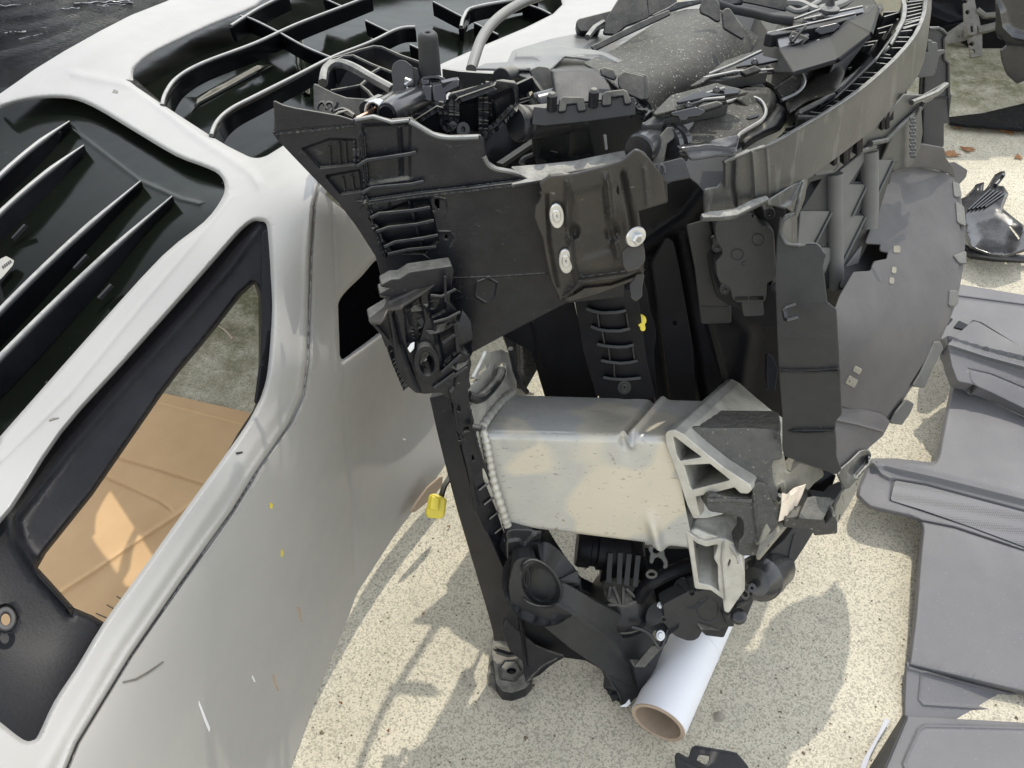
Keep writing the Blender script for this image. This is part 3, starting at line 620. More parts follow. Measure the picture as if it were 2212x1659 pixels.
# round sensor plug and hook plate right of the bracket
C_('hook_plate', sheet(cv('M', '120 60 135 20 170 5 205 30 225 100 250 130 300 125 520 68 540 95 585 220 400 255 330 245 250 235 180 190 135 130'), con(.935), r=4, th=.004), 'matte')
C_('hook_clip', [tube(smooth3([P(*cv('M', s)[0], .928) for s in ('315 180', '318 135', '345 120', '368 150', '370 195')]), .0018, 8)], 'satin', bev=0)
C_('plug', [lathe(P(*cv('20', '820 980')[0], .96), P(*cv('20', '930 900')[0], .985), [(0, .016), (.002, .018), (.04, .018)]), lathe(P(*cv('20', '985 950')[0], .975), P(*cv('20', '1090 930')[0], .99), [(0, .012), (0, .022), (.006, .022), (.007, .019), (.012, .019), (.013, .022), (.02, .022), (.022, .012), (.03, .010)])], 'satin')
C_('plug_shield', sheet(cv('20', '945 905 1010 830 1045 830 1050 890 1000 930 980 1050 890 1070 870 1015 930 1000 950 950'), con(.96), r=3, th=.003), 'plastic')

# ---- upright leg: cast head, two-faced column, foot
HD = surf((830, 640, .985), (975, 600, .99), (930, 850, 1.075))
head_out = cv('11', '735 410 870 330 850 300 870 260 805 250 885 205 815 195 880 158 935 155 1000 112 1265 72 1275 95 1245 300 1300 370 1285 430 1310 600 1340 630 1375 650 1390 700 1370 790 1385 850 1290 940 1200 880 1100 890 1040 885 1000 850 915 700 900 600 870 570 850 590 815 500')
HR = circ(*cv('11', '1108 700')[0], 17, 27, 24, rot=-.1)
head = C_('leg_head', sheet(head_out, HD, [HR, circ(*cv('11', '995 395')[0], 5, 11, 12), circ(*cv('11', '1052 322')[0], 5, 6, 12)], r=3, step=7, th=.02,
    ridges=[(cv('11', '900 380 940 560 980 680 1060 880'), 3, .006), (cv('11', '1110 330 1150 420 1180 560'), 3.5, .006), (cv('11', '1280 640 1300 740 1290 850'), 3, .005)],
    dents=[(cv('11', '960 340 1060 260 1090 420 1040 600 980 560'), 3, .009), (cv('11', '1160 450 1290 440 1300 620 1220 700 1190 560'), 4, .008), (cv('11', '1120 250 1220 240 1230 350 1130 400'), 3, .01)]), 'plastic', bev=0, smooth=45)
for ln, h in (('1200 760 1260 705 1330 640', .012), ('1210 570 1290 510', .008), ('1290 440 1310 630', .008), ('860 345 905 600', .006), ('1150 860 1290 760', .006), ('1250 800 1370 720', .006)):
    C_('rib', fin(cv('11', ln), HD, h, .004), 'plastic', parent=head, bev=.001)
C_('bushing_ring', ring(*cv('11', '1108 700')[0], 25, 37, off(HD, -.010), 6, .03, rot=-.1), 'plastic', parent=head)
C_('bushing_wall', ring(*cv('11', '1110 705')[0], 20, 31, off(HD, .004), 4, .03, rot=-.1), 'satin', parent=head)
C_('top_plate', sheet(cv('11', '735 405 830 330 860 260 805 250 885 205 815 198 885 155 930 160 1000 112 1262 72 1272 92 1110 210 950 310 935 330 850 340 825 395 800 425 745 424'), surf((800, 690, .975), (975, 580, 1.0), (840, 620, 1.0)), r=2, step=12, th=.004,
    ridges=[(cv('11', '870 290 960 250 1100 180'), 3, .002)]), 'bracket', parent=head, smooth=40)
for ln in ('1130 255 1200 262 1295 215', '1150 430 1240 405 1325 362', '1225 130 1228 300', '735 412 860 555'):
    C_('rib', fin(cv('11', ln), HD, .016, .003), 'plastic', parent=head)
C_('bright_chip', sheet(cv('11', '985 600 1005 570 1025 560 1022 600 1000 625'), off(HD, -.004), r=1, th=.001), 'tubewhite', parent=head)
LG = surf((950, 860, 1.10), (1000, 860, 1.085), (1075, 1370, 1.455))
LG2 = surf((985, 860, 1.09), (1015, 860, 1.105), (1095, 1300, 1.40))
C_('leg_face', sheet([(930, 862), (945, 930), (963, 1003), (990, 1106), (1020, 1205), (1046, 1293), (1058, 1335), (1066, 1366), (1068, 1384), (1120, 1384), (1112, 1290), (1092, 1240), (1060, 1170), (1030, 1106), (1008, 1000), (990, 920), (976, 850)], LG, r=1, th=.03), 'plastic')
col = C_('leg_flange', sheet([(976, 850), (990, 830), (1008, 830), (1013, 870), (1020, 900), (1026, 936), (1040, 985), (1053, 1033), (1083, 1106), (1100, 1160), (1106, 1200), (1104, 1262), (1096, 1262), (1060, 1172), (1030, 1106), (1008, 1000), (990, 920)], off(LG2, -.006),
    [circ(*cv('11', '1317 990')[0], 6, 11, 6), circ(*cv('11', '1408 1312')[0], 5, 9, 10), cv('11', '1340 1110 1385 1100 1390 1140 1345 1150')], r=1, step=14, th=.006,
    ridges=[(cv('11', '1385 1000 1440 1240 1540 1560'), 3, .004), (cv('11', '1285 940 1310 1100 1380 1380 1440 1620'), 2.5, .003), (cv('11', '1300 1165 1345 1160 1340 1215 1320 1190'), 2, .004)]), 'plastic', bev=0)
for i in range(5):
    x = 1040+i*11.5; y = 1048+i*31
    C_('rib', fin([(x-6, y+12), (x+22, y-10)], off(LG2, -.006), .006, .003), 'plastic', parent=col)
C_('peg', lathe(P(1020, 922, 1.12), P(1038, 925, 1.12), [(0, .0045), (.011, .0045), (.012, .003)], 12), 'plastic', parent=col)
foot = C_('foot', sheet([(1066, 1376), (1085, 1372), (1120, 1384), (1135, 1400), (1150, 1440), (1148, 1470), (1135, 1485), (1106, 1495), (1086, 1492), (1073, 1475), (1069, 1440), (1063, 1405)], HZ(.028), [circ(1105, 1449, 12, 8, 16)], r=4, step=9, th=.028,
    ridges=[([(1078, 1440), (1090, 1425), (1115, 1425), (1130, 1450), (1110, 1470), (1082, 1465), (1078, 1440)], 3, .004), ([(1075, 1400), (1100, 1408), (1125, 1405)], 4, .010)]), 'plastic', bev=0, smooth=45)
GS = surf((1110, 1270, 1.40), (1140, 1470, 1.46), (1330, 1440, 1.50))
C_('gusset', sheet(cv('22', '-10 610 25 660 60 760 95 820 150 870 230 905 340 940 300 962 240 1000 180 1055 112 1085 95 1105 70 960 -5 900 -60 760'), GS, r=3, step=14, th=.006, ridges=[(cv('22', '25 640 70 800 95 1000'), 3, .006), (cv('22', '100 1100 200 1000 290 955'), 2, .003)]), 'plastic', bev=0)
# ---- lower diagonal arm
AR = surf((1110, 1240, 1.27), (1200, 1220, 1.27), (1180, 1320, 1.30), (1300, 1380, 1.38), (1400, 1440, 1.46), (1360, 1350, 1.42), (1350, 1520, 1.475), (1260, 1330, 1.30), (1130, 1330, 1.33), (1270, 1420, 1.385))
arm = C_('lower_arm', sheet(cv('22', '-5 600 -15 480 5 380 22 330 55 305 120 305 190 325 250 375 300 445 420 510 550 590 700 670 820 735 880 790 940 850 962 880 850 985 845 1140 760 1120 620 1042 500 960 380 880 200 735 90 655'), AR, r=4, step=14, th=.03,
    ridges=[(cv('22', '290 600 450 700 640 830 720 920'), 8, .010), (circ(*cv('22', '190 470')[0], 41, 49, 22, rot=-.5)+[circ(*cv('22', '190 470')[0], 41, 49, 22, rot=-.5)[0]], 3.2, .006), (cv('22', '420 760 620 880 800 1010'), 2.5, .002)],
    dents=[(circ(*cv('22', '190 470')[0], 38, 46, 20, rot=-.5), 10, .026)]), 'matte', bev=0, smooth=60)
for k in range(4):
    C_('thread_ring', ring(*cv('22', '%d 430' % (95-k*9))[0], 7, 22, off(AR, .008+k*.001), 1.6, .004), 'plastic', parent=arm, bev=0)
C_('arm_shoe', sheet(cv('22', '612 1042 700 1082 840 1142 862 1150 830 1180 790 1210 762 1240 735 1262 722 1262 680 1160'), surf((1310, 1450, 1.455), (1350, 1525, 1.465), (1395, 1490, 1.475)), r=2, step=15, th=.02, ridges=[(cv('22', '640 1100 700 1180 715 1250'), 2, .003)]), 'matte', parent=arm, bev=0)
C_('scuff', sheet(cv('22', '700 1262 735 1245 760 1215 768 1240 745 1262'), con(1.452), r=1, th=.001), 'tubewhite', parent=arm, bev=0)
C_('arm_end', [sheet(cv('22', '795 1002 855 1002 958 885 955 870 905 870 830 960'), surf((1375, 1434, 1.40), (1392, 1436, 1.395), (1420, 1400, 1.40)), r=1, th=.004),
    sheet(cv('22', '795 1005 855 1005 970 882 1000 850 1025 780 1000 830 930 1010 850 1140 822 1142'), surf((1380, 1440, 1.405), (1420, 1402, 1.40), (1382, 1485, 1.44)), [cv('22', '880 985 895 975 890 1000 878 1010')], r=1, th=.015)], 'plastic', parent=arm)
C_('end_loop', tube(smooth3([P(*cv('22', s)[0], q) for s, q in (('780 745', 1.38), ('850 765', 1.375), ('900 800', 1.37), ('930 850', 1.37), ('962 882', 1.375), ('985 830', 1.38), ('1005 760', 1.39), ('1000 700', 1.4))]), .0028, 8), 'satin', parent=arm, bev=0)
C_('rear_strut', sheet(cv('22', '100 170 190 150 250 250 330 370 420 485 550 550 560 640 400 560 250 390 60 290'), surf((1160, 1180, 1.40), (1230, 1300, 1.46), (1280, 1340, 1.47)), r=3, th=.02), 'dark')
C_('inner_web', sheet(cv('22', '40 640 200 740 380 885 600 1010 640 1050 480 960 300 935 180 890 100 820 60 720'), off(GS, .03), r=2, th=.01), 'dark')
C_('upper_joint', sheet(cv('22', '-30 130 20 118 120 122 190 130 180 190 120 270 70 300 0 330 -20 320'), surf((1106, 1160, 1.26), (1160, 1150, 1.27), (1110, 1210, 1.30)), r=5, step=12, th=.02,
    ridges=[(cv('22', '-20 200 40 190 80 230 150 150'), 5, .008)]), 'satin', bev=0, smooth=60)

C_('recess_rim', tube(smooth3([P(*cv('22', s)[0], float(AR(*cv('22', s)[0]))-.004) for s in ('65 380', '75 340', '130 310', '210 340', '280 410', '318 500', '305 570', '260 610', '180 612', '110 590', '70 560')]), .002, 8), 'plastic', parent=arm, bev=0)
# ---- crash box (aluminium, hollow box with beads)
def lerp(a, b, t): return a+(b-a)*t
FTL, FTR = P(1042, 936, 1.175), P(1450, 944, 1.20)
BTL, BTR = P(1108, 848, 1.30), P(1525, 861, 1.335)
FBL, FBR = P(1104, 1141, 1.265), P(1500, 1192, 1.29)
BBL, BBR = FBL+(BTL-FTL), FBR+(BTR-FTR)
def crash():
    V = []; Fc = []; nu = 90
    prof = []                                # corner-rounded loop: (a, b) a = front-back 0..1, b = top-bottom 0..1
    def arc(cx, cy, a0, a1, ra, rb):
        return [(cx+ra*math.cos(lerp(a0, a1, k/6)), cy+rb*math.sin(lerp(a0, a1, k/6))) for k in range(7)]
    ra, rb = .09, .065; pi = math.pi
    prof += [(1-ra-(1-2*ra)*k/14, 0) for k in range(15)][:-1] + arc(ra, rb, -pi/2, -pi, ra, rb) + [(0, rb+(1-2*rb)*k/22) for k in range(1, 22)] + arc(ra, 1-rb, pi, pi/2, ra, rb)
    prof += [(ra+(1-2*ra)*k/6, 1) for k in range(1, 6)] + arc(1-ra, 1-rb, pi/2, 0, ra, rb) + [(1, 1-rb-(1-2*rb)*k/6) for k in range(1, 6)] + arc(1-ra, rb, 0, -pi/2, ra, rb)
    for i in range(nu+1):
        u = i/nu
        for a, b in prof:
            t = lerp(lerp(FTL, FTR, u), lerp(BTL, BTR, u), a); bo = lerp(lerp(FBL, FBR, u), lerp(BBL, BBR, u), a); q = lerp(t, bo, b)
            nrm = Vector((0, -1, 0)) if a < .05 else Vector((0, 0, 1))
            e = 0
            if b < .08: e = -.009*math.exp(-((u-.735)/.02)**2) + .008*math.exp(-((u-.775)/.022)**2)
            elif a < .05:
                e = -.006*math.exp(-((u-.735)/.024)**2)*max(0, 1-b*5) + .013*math.exp(-((u-.80)/.035)**2)*(1/(1+math.exp(-(b-.74)*24)))
                e += -.0012*math.exp(-((b-.2)/.02)**2)*(1 if .72 < u < .97 else 0)
            V.append(tuple(q+nrm*e))
    k = len(prof)
    for i in range(nu):
        for j in range(k): Fc.append((i*k+j, i*k+(j+1) % k, (i+1)*k+(j+1) % k, (i+1)*k+j))
    Fc.append(tuple(range(k))[::-1])
    return V, Fc
beam = C_('crash_box', crash(), 'alu', label='bare aluminium crash box with pressed beads', bev=0, smooth=60)
# mounting plate and weld bead at its left end
MP = surf((1030, 900, 1.16), (1105, 860, 1.32), (1095, 1150, 1.28))
MPo = cv('11', '1385 1010 1400 960 1425 900 1375 905 1370 880 1390 850 1470 790 1420 790 1490 650 1500 620 1525 630 1560 620 1600 615 1640 635 1659 680 1659 720')+cv('21', '20 720 28 780 30 860 150 895')+[(1112, 852), (1075, 905), (1060, 940), (1075, 1030), (1100, 1110), (1125, 1150), (1150, 1158), (1160, 1165), (1150, 1180), (1125, 1195), (1108, 1185), (1083, 1106), (1053, 1033), (1032, 960)]
C_('mount_plate', sheet(MPo, off(MP, .0), [cv('11', '1440 760 1480 700 1520 690 1510 740 1450 790'), cv('11', '1570 720 1600 680 1625 700 1625 780 1600 800 1575 770')], r=3, step=12, th=.006, ridges=[(cv('11', '1400 1000 1440 880 1560 790 1659 850'), 5, .004), (circ(*cv('11', '1570 940')[0], 12, 9, 12)+[circ(*cv('11', '1570 940')[0], 12, 9, 12)[0]], 3, .003)]), 'cast', parent=beam, bev=0, smooth=45)
C_('plate_clip', tube(smooth3([P(*cv('11', s)[0], q) for s, q in (('1378 905', 1.13), ('1440 925', 1.14), ('1500 885', 1.17), ('1570 800', 1.22), ('1590 740', 1.24))]), [.003, .006, .008, .007]+[.007]*16+[.003], 10) if False else tube(smooth3([P(*cv('11', s)[0], q) for s, q in (('1378 905', 1.13), ('1440 925', 1.14), ('1500 885', 1.17), ('1570 800', 1.22), ('1590 740', 1.24))]), .0065, 10), 'plastic', parent=beam, bev=0)
wl = smooth3([P(x, y, d) for x, y, d in ((1042, 925, 1.168), (1052, 965, 1.178), (1060, 1010, 1.195), (1072, 1060, 1.215), (1088, 1110, 1.24), (1100, 1142, 1.262), (1118, 1152, 1.268))], 12)
C_('weld_bead', tube(wl, [.0052+.0011*math.sin(i*1.7) for i in range(len(wl))], 10), 'cast', parent=beam, bev=0, smooth=80)
w2 = smooth3([P(x, y, d) for x, y, d in ((1042, 922, 1.17), (1062, 893, 1.21), (1085, 866, 1.26), (1108, 848, 1.30))], 10)
C_('weld_bead', tube(w2, [.005+.001*math.sin(i*1.7) for i in range(len(w2))], 10), 'cast', parent=beam, bev=0, smooth=80)
# ---- extruded beam end with triangular chambers
XF = surf((1443, 935, 1.185), (1620, 1055, 1.20), (1505, 1115, 1.25))
c0 = 'A'
face = cv('A', '-150 395 -128 372 -90 362 -10 415 60 470 200 590 440 760 560 850 575 870 540 888 480 888 440 845 340 850 100 905 60 990 90 1090 75 1100 30 1000 -20 850 -90 640 -140 480')
face = [(1439, 940), (1444, 933), (1456, 930), (1475, 940), (1496, 962), (1530, 992), (1590, 1034), (1615, 1050), (1622, 1061), (1614, 1066), (1600, 1064), (1588, 1052), (1506, 1070), (1512, 1112), (1499, 1118), (1486, 1090), (1474, 1052), (1462, 1016), (1448, 985), (1441, 962)]
h1 = cv('21', '1035 1168 1060 1170 1232 1300 1225 1312 1085 1335 1060 1290')
h2 = cv('21', '1105 1352 1285 1342 1418 1450 1405 1462 1165 1522 1150 1500')
ext_dir = (P(1575, 822, 1.40)-P(1450, 932, 1.185))
h1 = [(x+ 0, y) for x, y in h1]
bx = C_('beam_extrusion', sheet([(1439, 940), (1443, 933), (1456, 930), (1475, 940), (1510, 970), (1560, 1010), (1600, 1036), (1618, 1048), (1621, 1058), (1614, 1065), (1600, 1064), (1590, 1054), (1586, 1051), (1545, 1062), (1500, 1072), (1506, 1100), (1510, 1114), (1499, 1118), (1486, 1090), (1470, 1040), (1452, 990), (1441, 962)],
    XF, [h1, h2], r=2, th=.003, ext=tuple(ext_dir)), 'cast', label='extruded aluminium beam end with triangular chambers', bev=.0012)
C_('beam_ledge', sheet(cv('A', '90 905 200 880 340 850 450 830 455 885 230 900 200 1010 230 1040 330 1060 200 1090 90 1095 60 1010'), con(1.262), r=2, th=.004), 'cast', parent=bx)
# ---- tow bracket hanging under the beam
TBF = surf((1490, 1150, 1.285), (1600, 1250, 1.30), (1560, 1350, 1.34))
tb_ = surf((1490, 1145, 1.27), (1620, 1120, 1.27), (1600, 1230, 1.30))
tow = C_('tow_bracket', sheet(cv('22', '1125 125 1185 30 1300 8 1425 12 1490 42 1508 92 1470 225 1475 330 1375 190 1350 175 1240 185 1205 170'), surf((1490, 1146, 1.275), (1540, 1110, 1.285), (1600, 1170, 1.265)), r=3, step=10, th=.006,
    ridges=[(cv('22', '1180 100 1300 150 1350 170'), 6, .004)], curl=(8, .006)), 'cast', label='pale rough aluminium channel bracket', bev=0, smooth=60)
TW = surf((1490, 1146, 1.27), (1590, 1180, 1.262), (1565, 1320, 1.315))
C_('channel', sheet(cv('22', '1123 126 1158 148 1202 180 1255 198 1342 178 1380 182 1470 225 1502 400 1502 505 1400 652 1382 642 1370 562 1290 504 1190 494 1162 300 1138 160'), TW,
    [cv('22', '1166 172 1205 202 1260 222 1328 206 1342 216 1326 268 1314 300 1340 345 1342 450 1350 532 1285 484 1206 466 1182 310'), cv('22', '1405 300 1425 310 1420 345 1395 375 1390 345')], r=3, step=9, th=.01, ext=(.012, .09, .012),
    ridges=[(cv('22', '1368 200 1362 300 1372 420 1385 560'), 3, .004)], dents=[(cv('22', '1440 225 1520 240 1520 520 1440 600 1460 400'), 14, .008)]), 'cast', parent=tow, bev=0, smooth=60)
C_('back_wall', sheet(cv('22', '1140 150 1360 190 1360 560 1290 495 1195 480'), off(TW, .085), r=3, th=.004), 'cast', parent=tow)
# ---- foam absorber
def block(name, out, d, depth, m='foam', step=14, parent=None, label=None, dirv=None, **k):
    dv = dirv or (P(1575, 822, 1.40)-P(1450, 932, 1.185)).normalized()
    return C_(name, sheet(out, d, r=4, step=step, ext=tuple(dv*depth), **k), m, parent=parent, label=label, bev=.0025, smooth=50)
foam = C_('foam_absorber', sheet(cv('A', '60 342 100 335 250 345 520 342 740 355 815 372 830 520 830 590 760 600 740 650 760 800 800 900 780 960 700 900 690 850 640 810 590 820 560 780 400 655 240 510'), surf((1492, 928, 1.205), (1680, 930, 1.215), (1640, 1050, 1.225)), r=3, step=16, th=.01), 'foam', label='black foam impact absorber block', bev=0, smooth=50)
C_('foam_top', sheet(cv('A', '60 345 190 190 210 182 520 185 760 188 800 200 818 300 815 375 740 352 520 342 250 345 100 336'), surf((1492, 927, 1.205), (1530, 887, 1.29), (1682, 930, 1.22)), r=3, step=12, th=.01,
    ridges=[(cv('A', '545 190 540 340'), 1.2, -.002)]+[(cv('A', '%d %d %d %d' % (130+k*70+(j*29) % 40, 215+j*32, 165+k*70+(j*29) % 40, 207+j*32)), 1.6, -.0022) for k in range(8) for j in range(4)]), 'foam', parent=foam, bev=0, smooth=50)
C_('foam_lower', sheet(cv('A', '205 925 240 900 400 930 575 938 600 870 612 815 640 800 690 820 720 900 770 1000 830 1040 820 1110 700 1290 640 1400 620 1415 500 1415 470 1390 475 1310 520 1250 520 1130 490 1090 340 1055 230 1040 205 1010'), surf((1535, 1080, 1.215), (1640, 1050, 1.215), (1630, 1190, 1.25)), r=5, step=14, th=.03,
    ridges=[(cv('A', '590 830 600 1000 640 1320'), 5, .005)]), 'foam', parent=foam, bev=0, smooth=50)
C_('foam_lower_top', sheet(cv('A', '200 930 250 890 440 888 560 888 580 890 577 938 400 928'), surf((1530, 1075, 1.215), (1620, 1078, 1.215), (1560, 1064, 1.25)), r=2, step=10, th=.006), 'foam', parent=foam, bev=0)
C_('dusty_side', sheet(cv('A', '735 600 815 565 850 560 870 690 910 725 1000 640 1180 690 1190 740 1110 800 1060 860 1040 830 990 840 870 890 840 900 830 1030 810 1120 740 1200 650 1340 690 1200 730 1100 770 1000 700 850'), surf((1670, 1000, 1.225), (1775, 1020, 1.26), (1660, 1150, 1.24)), [circ(*cv('A', '817 905')[0], 7, 19, 16, rot=.1)], r=4, step=14, th=.02,
    ridges=[(cv('A', '800 820 850 790 870 860 850 960'), 3, .003), (cv('A', '990 640 930 700 890 720'), 5, .004)]), 'foamdust', parent=foam, bev=0, smooth=60)
C_('lower_rail', sheet(cv('A', '650 1330 800 1140 900 1080 940 1060 1040 840 1070 880 1090 930 1030 1030 900 1110 640 1420 625 1410'), surf((1640, 1180, 1.235), (1710, 1120, 1.25), (1745, 1060, 1.27)), r=2, step=14, th=.012), 'foamdust', parent=foam, bev=0)
C_('foam_bracket', sheet(cv('A', '1060 930 1110 920 1290 935 1240 1000 1180 1110 1040 1100 990 1090 1020 1020'), surf((1745, 1075, 1.24), (1800, 1077, 1.25), (1750, 1120, 1.225)), r=2, step=12, th=.01), 'foam', parent=foam, bev=0)
C_('foam_bracket', sheet(cv('A', '870 1110 990 1092 1180 1112 1205 1170 1280 1090 1300 1140 1300 1230 1120 1248 1105 1190 860 1175'), surf((1700, 1125, 1.235), (1780, 1130, 1.235), (1780, 1155, 1.25)), r=2, th=.02), 'foam', parent=foam)
C_('foam_bracket', sheet(cv('A', '1070 860 1200 880 1240 830 1330 790 1345 850 1290 935 1110 920'), surf((1745, 1060, 1.26), (1815, 1045, 1.27), (1790, 1075, 1.25)), r=2, th=.02), 'matte', parent=foam)
C_('edge_strip', sheet(cv('A', '1310 930 1370 870 1400 830 1500 700 1530 710 1480 850 1400 1000 1310 1140 1290 1090 1300 1000'), surf((1810, 1075, 1.27), (1860, 1020, 1.31), (1815, 1120, 1.28)), [cv('A', '1350 920 1362 900 1375 980 1368 990')], r=2, th=.006), 'foamdust', parent=foam)
C_('dark_pocket', sheet(cv('A', '850 560 900 580 1190 680 1290 740 1250 850 1180 880 1060 860 870 720'), con(1.33), r=2, th=.004), 'gloss', parent=foam, bev=0)
# clump of pale paper caught in the foam
pp = obj('paper_scrap', sheet(cv('A', '840 890 880 900 940 850 1040 815 1010 900 960 1010 930 1050 860 1110 812 1128 835 1000'), surf((1690, 1080, 1.222), (1735, 1050, 1.235), (1690, 1120, 1.235)), r=1, step=8, th=.0012, ridges=[(cv('A', '900 900 880 1080'), 3, .004), (cv('A', '980 850 940 1000'), 3, -.004), (cv('A', '1010 830 860 960'), 2, .003)]), mat('crumpled_cream_paper', (.72, .62, .5), .8), bev=0, smooth=50)
tag(pp, 'crumpled cream paper scrap caught behind the black foam block', 'paper')
C_('core_tray', sheet([(1160, 370), (1140, 300), (1250, 200), (1330, 150), (1480, 90), (1560, 30), (1700, -60), (1990, -60), (2000, 60), (1900, 180), (1740, 300), (1640, 380), (1570, 440), (1480, 470), (1400, 470), (1300, 420)], HZ(.66), r=4, th=.004), 'dark')
C_('core_wall', sheet([(1060, 380), (1345, 360), (1480, 430), (1570, 440), (1700, 430), (1720, 900), (1300, 880), (1250, 640), (1100, 560)], surf((1100, 400, 1.42), (1700, 430, 1.40), (1400, 900, 1.66)), r=4, th=.004), 'dark')
# ---- interior of the carrier: radiator side, duct, actuator
IN = surf((1250, 700, 1.22), (1700, 480, 1.16), (1650, 900, 1.42))
C_('radiator_side', sheet([(1350, 480), (1400, 430), (1480, 380), (1560, 450), (1720, 430), (1740, 600), (1740, 960), (1600, 960), (1540, 880), (1420, 880), (1395, 700), (1385, 620)], off(IN, .06), [circ(1457+0, 698, 7, 7.5, 14)], r=3, step=18, th=.006,
    ridges=[([(1408, 560), (1425, 700), (1450, 870)], 5, .012), ([(1452, 510), (1490, 700), (1520, 870)], 9, -.016), ([(1490, 520), (1530, 700), (1570, 850)], 6, .012), ([(1560, 650), (1620, 720), (1600, 850)], 14, .012), ([(1380, 540), (1480, 470), (1520, 420)], 9, .012)]), 'dark', bev=0, smooth=50)
C_('inner_strip', sheet(cv('M', '100 1100 185 1110 215 1200 240 1380 280 1480 290 1600 270 1720 300 2100 170 2150 60 1480 40 1160'), off(IN, .005), r=4, step=18, th=.005), 'dark', bev=0)
C_('centre_rail', sheet(cv('M', '270 960 390 750 440 790 480 960 520 1200 600 1659 640 2200 440 2200 350 1500'), off(IN, .03), [circ(*cv('M', '457 1475')[0], 7, 7.5, 14)], r=4, step=20, th=.006), 'dark', bev=0)
C_('bracket_sheet', sheet(cv('M', '570 650 740 600 830 1000 860 1200 910 1270 935 1465 695 1475 640 1000'), off(IN, -.01), r=3, step=20, th=.004, ridges=[(cv('M', '690 1330 925 1335'), 1.5, .002)]), 'matte', bev=0)
duct = C_('air_duct', sheet([(1243, 650), (1300, 635), (1375, 628), (1385, 700), (1395, 780), (1415, 860), (1350, 862), (1290, 855), (1262, 760)], surf((1250, 700, 1.17), (1380, 700, 1.165), (1320, 700, 1.14), (1300, 860, 1.27), (1400, 860, 1.27), (1350, 860, 1.25), (1310, 640, 1.10)), r=4, step=14, th=.006), 'dark', bev=0, smooth=60)
DU = surf((1250, 700, 1.17), (1380, 700, 1.165), (1320, 700, 1.14), (1300, 860, 1.27), (1400, 860, 1.27), (1350, 860, 1.25), (1310, 640, 1.10))
for s in ('480 340 520 355 580 368 680 365 740 352', '510 455 560 475 620 485 700 485 765 470', '550 570 600 582 680 590 740 588 790 575', '575 675 620 685 700 695 760 690 815 678', '590 785 640 795 720 800 790 795 835 790'):
    C_('rib', fin(cv('21', s), DU, .010, .004), 'matte', parent=duct)
for s in ('555 370 565 460', '585 490 600 570', '625 595 635 680', '660 700 665 790', '740 370 755 470', '780 590 795 680'):
    C_('rib', fin(cv('21', s), DU, .006, .002), 'matte', parent=duct)
C_('duct_screw', [ring(*cv('21', '728 855')[0], 13, 13, off(DU, -.004), 4, .006), ring(*cv('21', '728 855')[0], 6, 6, off(DU, -.006), 2, .006)], 'matte', parent=duct)
C_('yellow_marker', sheet(cv('21', '805 395 820 383 845 384 862 400 866 425 852 440 860 465 855 480 840 478 836 455 812 432'), con(1.165), r=4, th=.003), 'yellow', label='small yellow marker tab')
C_('rear_cross_panel', sheet([(1040, 700), (1110, 680), (1235, 640), (1262, 760), (1290, 860), (1240, 860), (1180, 860), (1150, 760)], surf((1110, 700, 1.27), (1240, 650, 1.25), (1260, 860, 1.38)), r=2, step=24, th=.005, ridges=[([(1150, 700), (1170, 790)], 3, .006)]), 'dark', bev=0)
C_('rear_web', sheet(cv('21', '-60 500 30 450 120 420 170 720 90 860 40 870 10 700'), surf((1106, 720, 1.30), (1160, 700, 1.30), (1120, 850, 1.42)), r=2, step=20, th=.004, ridges=[(cv('21', '45 460 60 760'), 4, .008)]), 'satin', bev=0)
C_('rear_web_edge', tube([P(*cv('21', s)[0], q) for s, q in (('-10 600', 1.25), ('20 740', 1.28), ('60 840', 1.31), ('95 880', 1.33))], .004, 8), 'plastic', bev=0)
AC = surf((1560, 480, 1.12), (1670, 500, 1.125), (1620, 660, 1.18))
act_o = cv('M', '810 640 840 590 890 555 1000 540 1110 535 1145 560 1155 610 1190 645 1245 655 1290 690 1300 800 1310 960 1315 1070 1290 1100 1235 1130 1228 1250 1215 1285 990 1288 960 1260 940 1180 900 1140 850 1120 825 1060 815 950 850 920 875 880 860 820 825 780 812 720')
act = C_('actuator_cover', sheet(act_o, off(AC, -.012), [circ(*cv('M', '1122 560')[0], 4, 5, 10)], r=4, step=14, th=.02,
    ridges=[(circ(*cv('M', '1167 757')[0], 13, 13, 18)+[circ(*cv('M', '1167 757')[0], 13, 13, 18)[0]], 1.5, -.0012), (circ(*cv('M', '990 885')[0], 13, 12, 18)+[circ(*cv('M', '990 885')[0], 13, 12, 18)[0]], 1.5, -.0012), (circ(*cv('M', '1050 960')[0], 3, 3, 10), 2, .002)]), 'matte', label='flat actuator cover held by screws', bev=0, smooth=40)
C_('actuator_base', sheet(cv('M', '745 900 760 700 800 600 870 540 1100 480 1230 460 1390 440 1400 700 1420 1500 1240 1500 1120 1400 900 1300 820 1240 780 1080'), off(AC, .02), r=5, th=.01), 'dark')
for s in ('820 825', '885 1187', '1265 540', '1325 1165'):
    x, y = cv('M', s)[0]
    C_('screw', [ring(x, y, 10, 10, off(AC, -.010), 4, .02), ring(x, y, 4.5, 4.5, off(AC, -.008), 2, .01)], 'plastic', parent=act)
for s in ('975 1255 1080 1252 1080 1275 978 1278', '1097 1253 1212 1248 1214 1272 1098 1275'):
    C_('vent_slot', sheet(cv('M', s), off(AC, -.0135), r=1, th=.001), 'gloss', parent=act, bev=0)
C_('connector_box', sheet(cv('M', '1035 1300 1200 1290 1210 1400 1055 1410'), off(AC, -.004), r=2, th=.02), 'matte', parent=act)
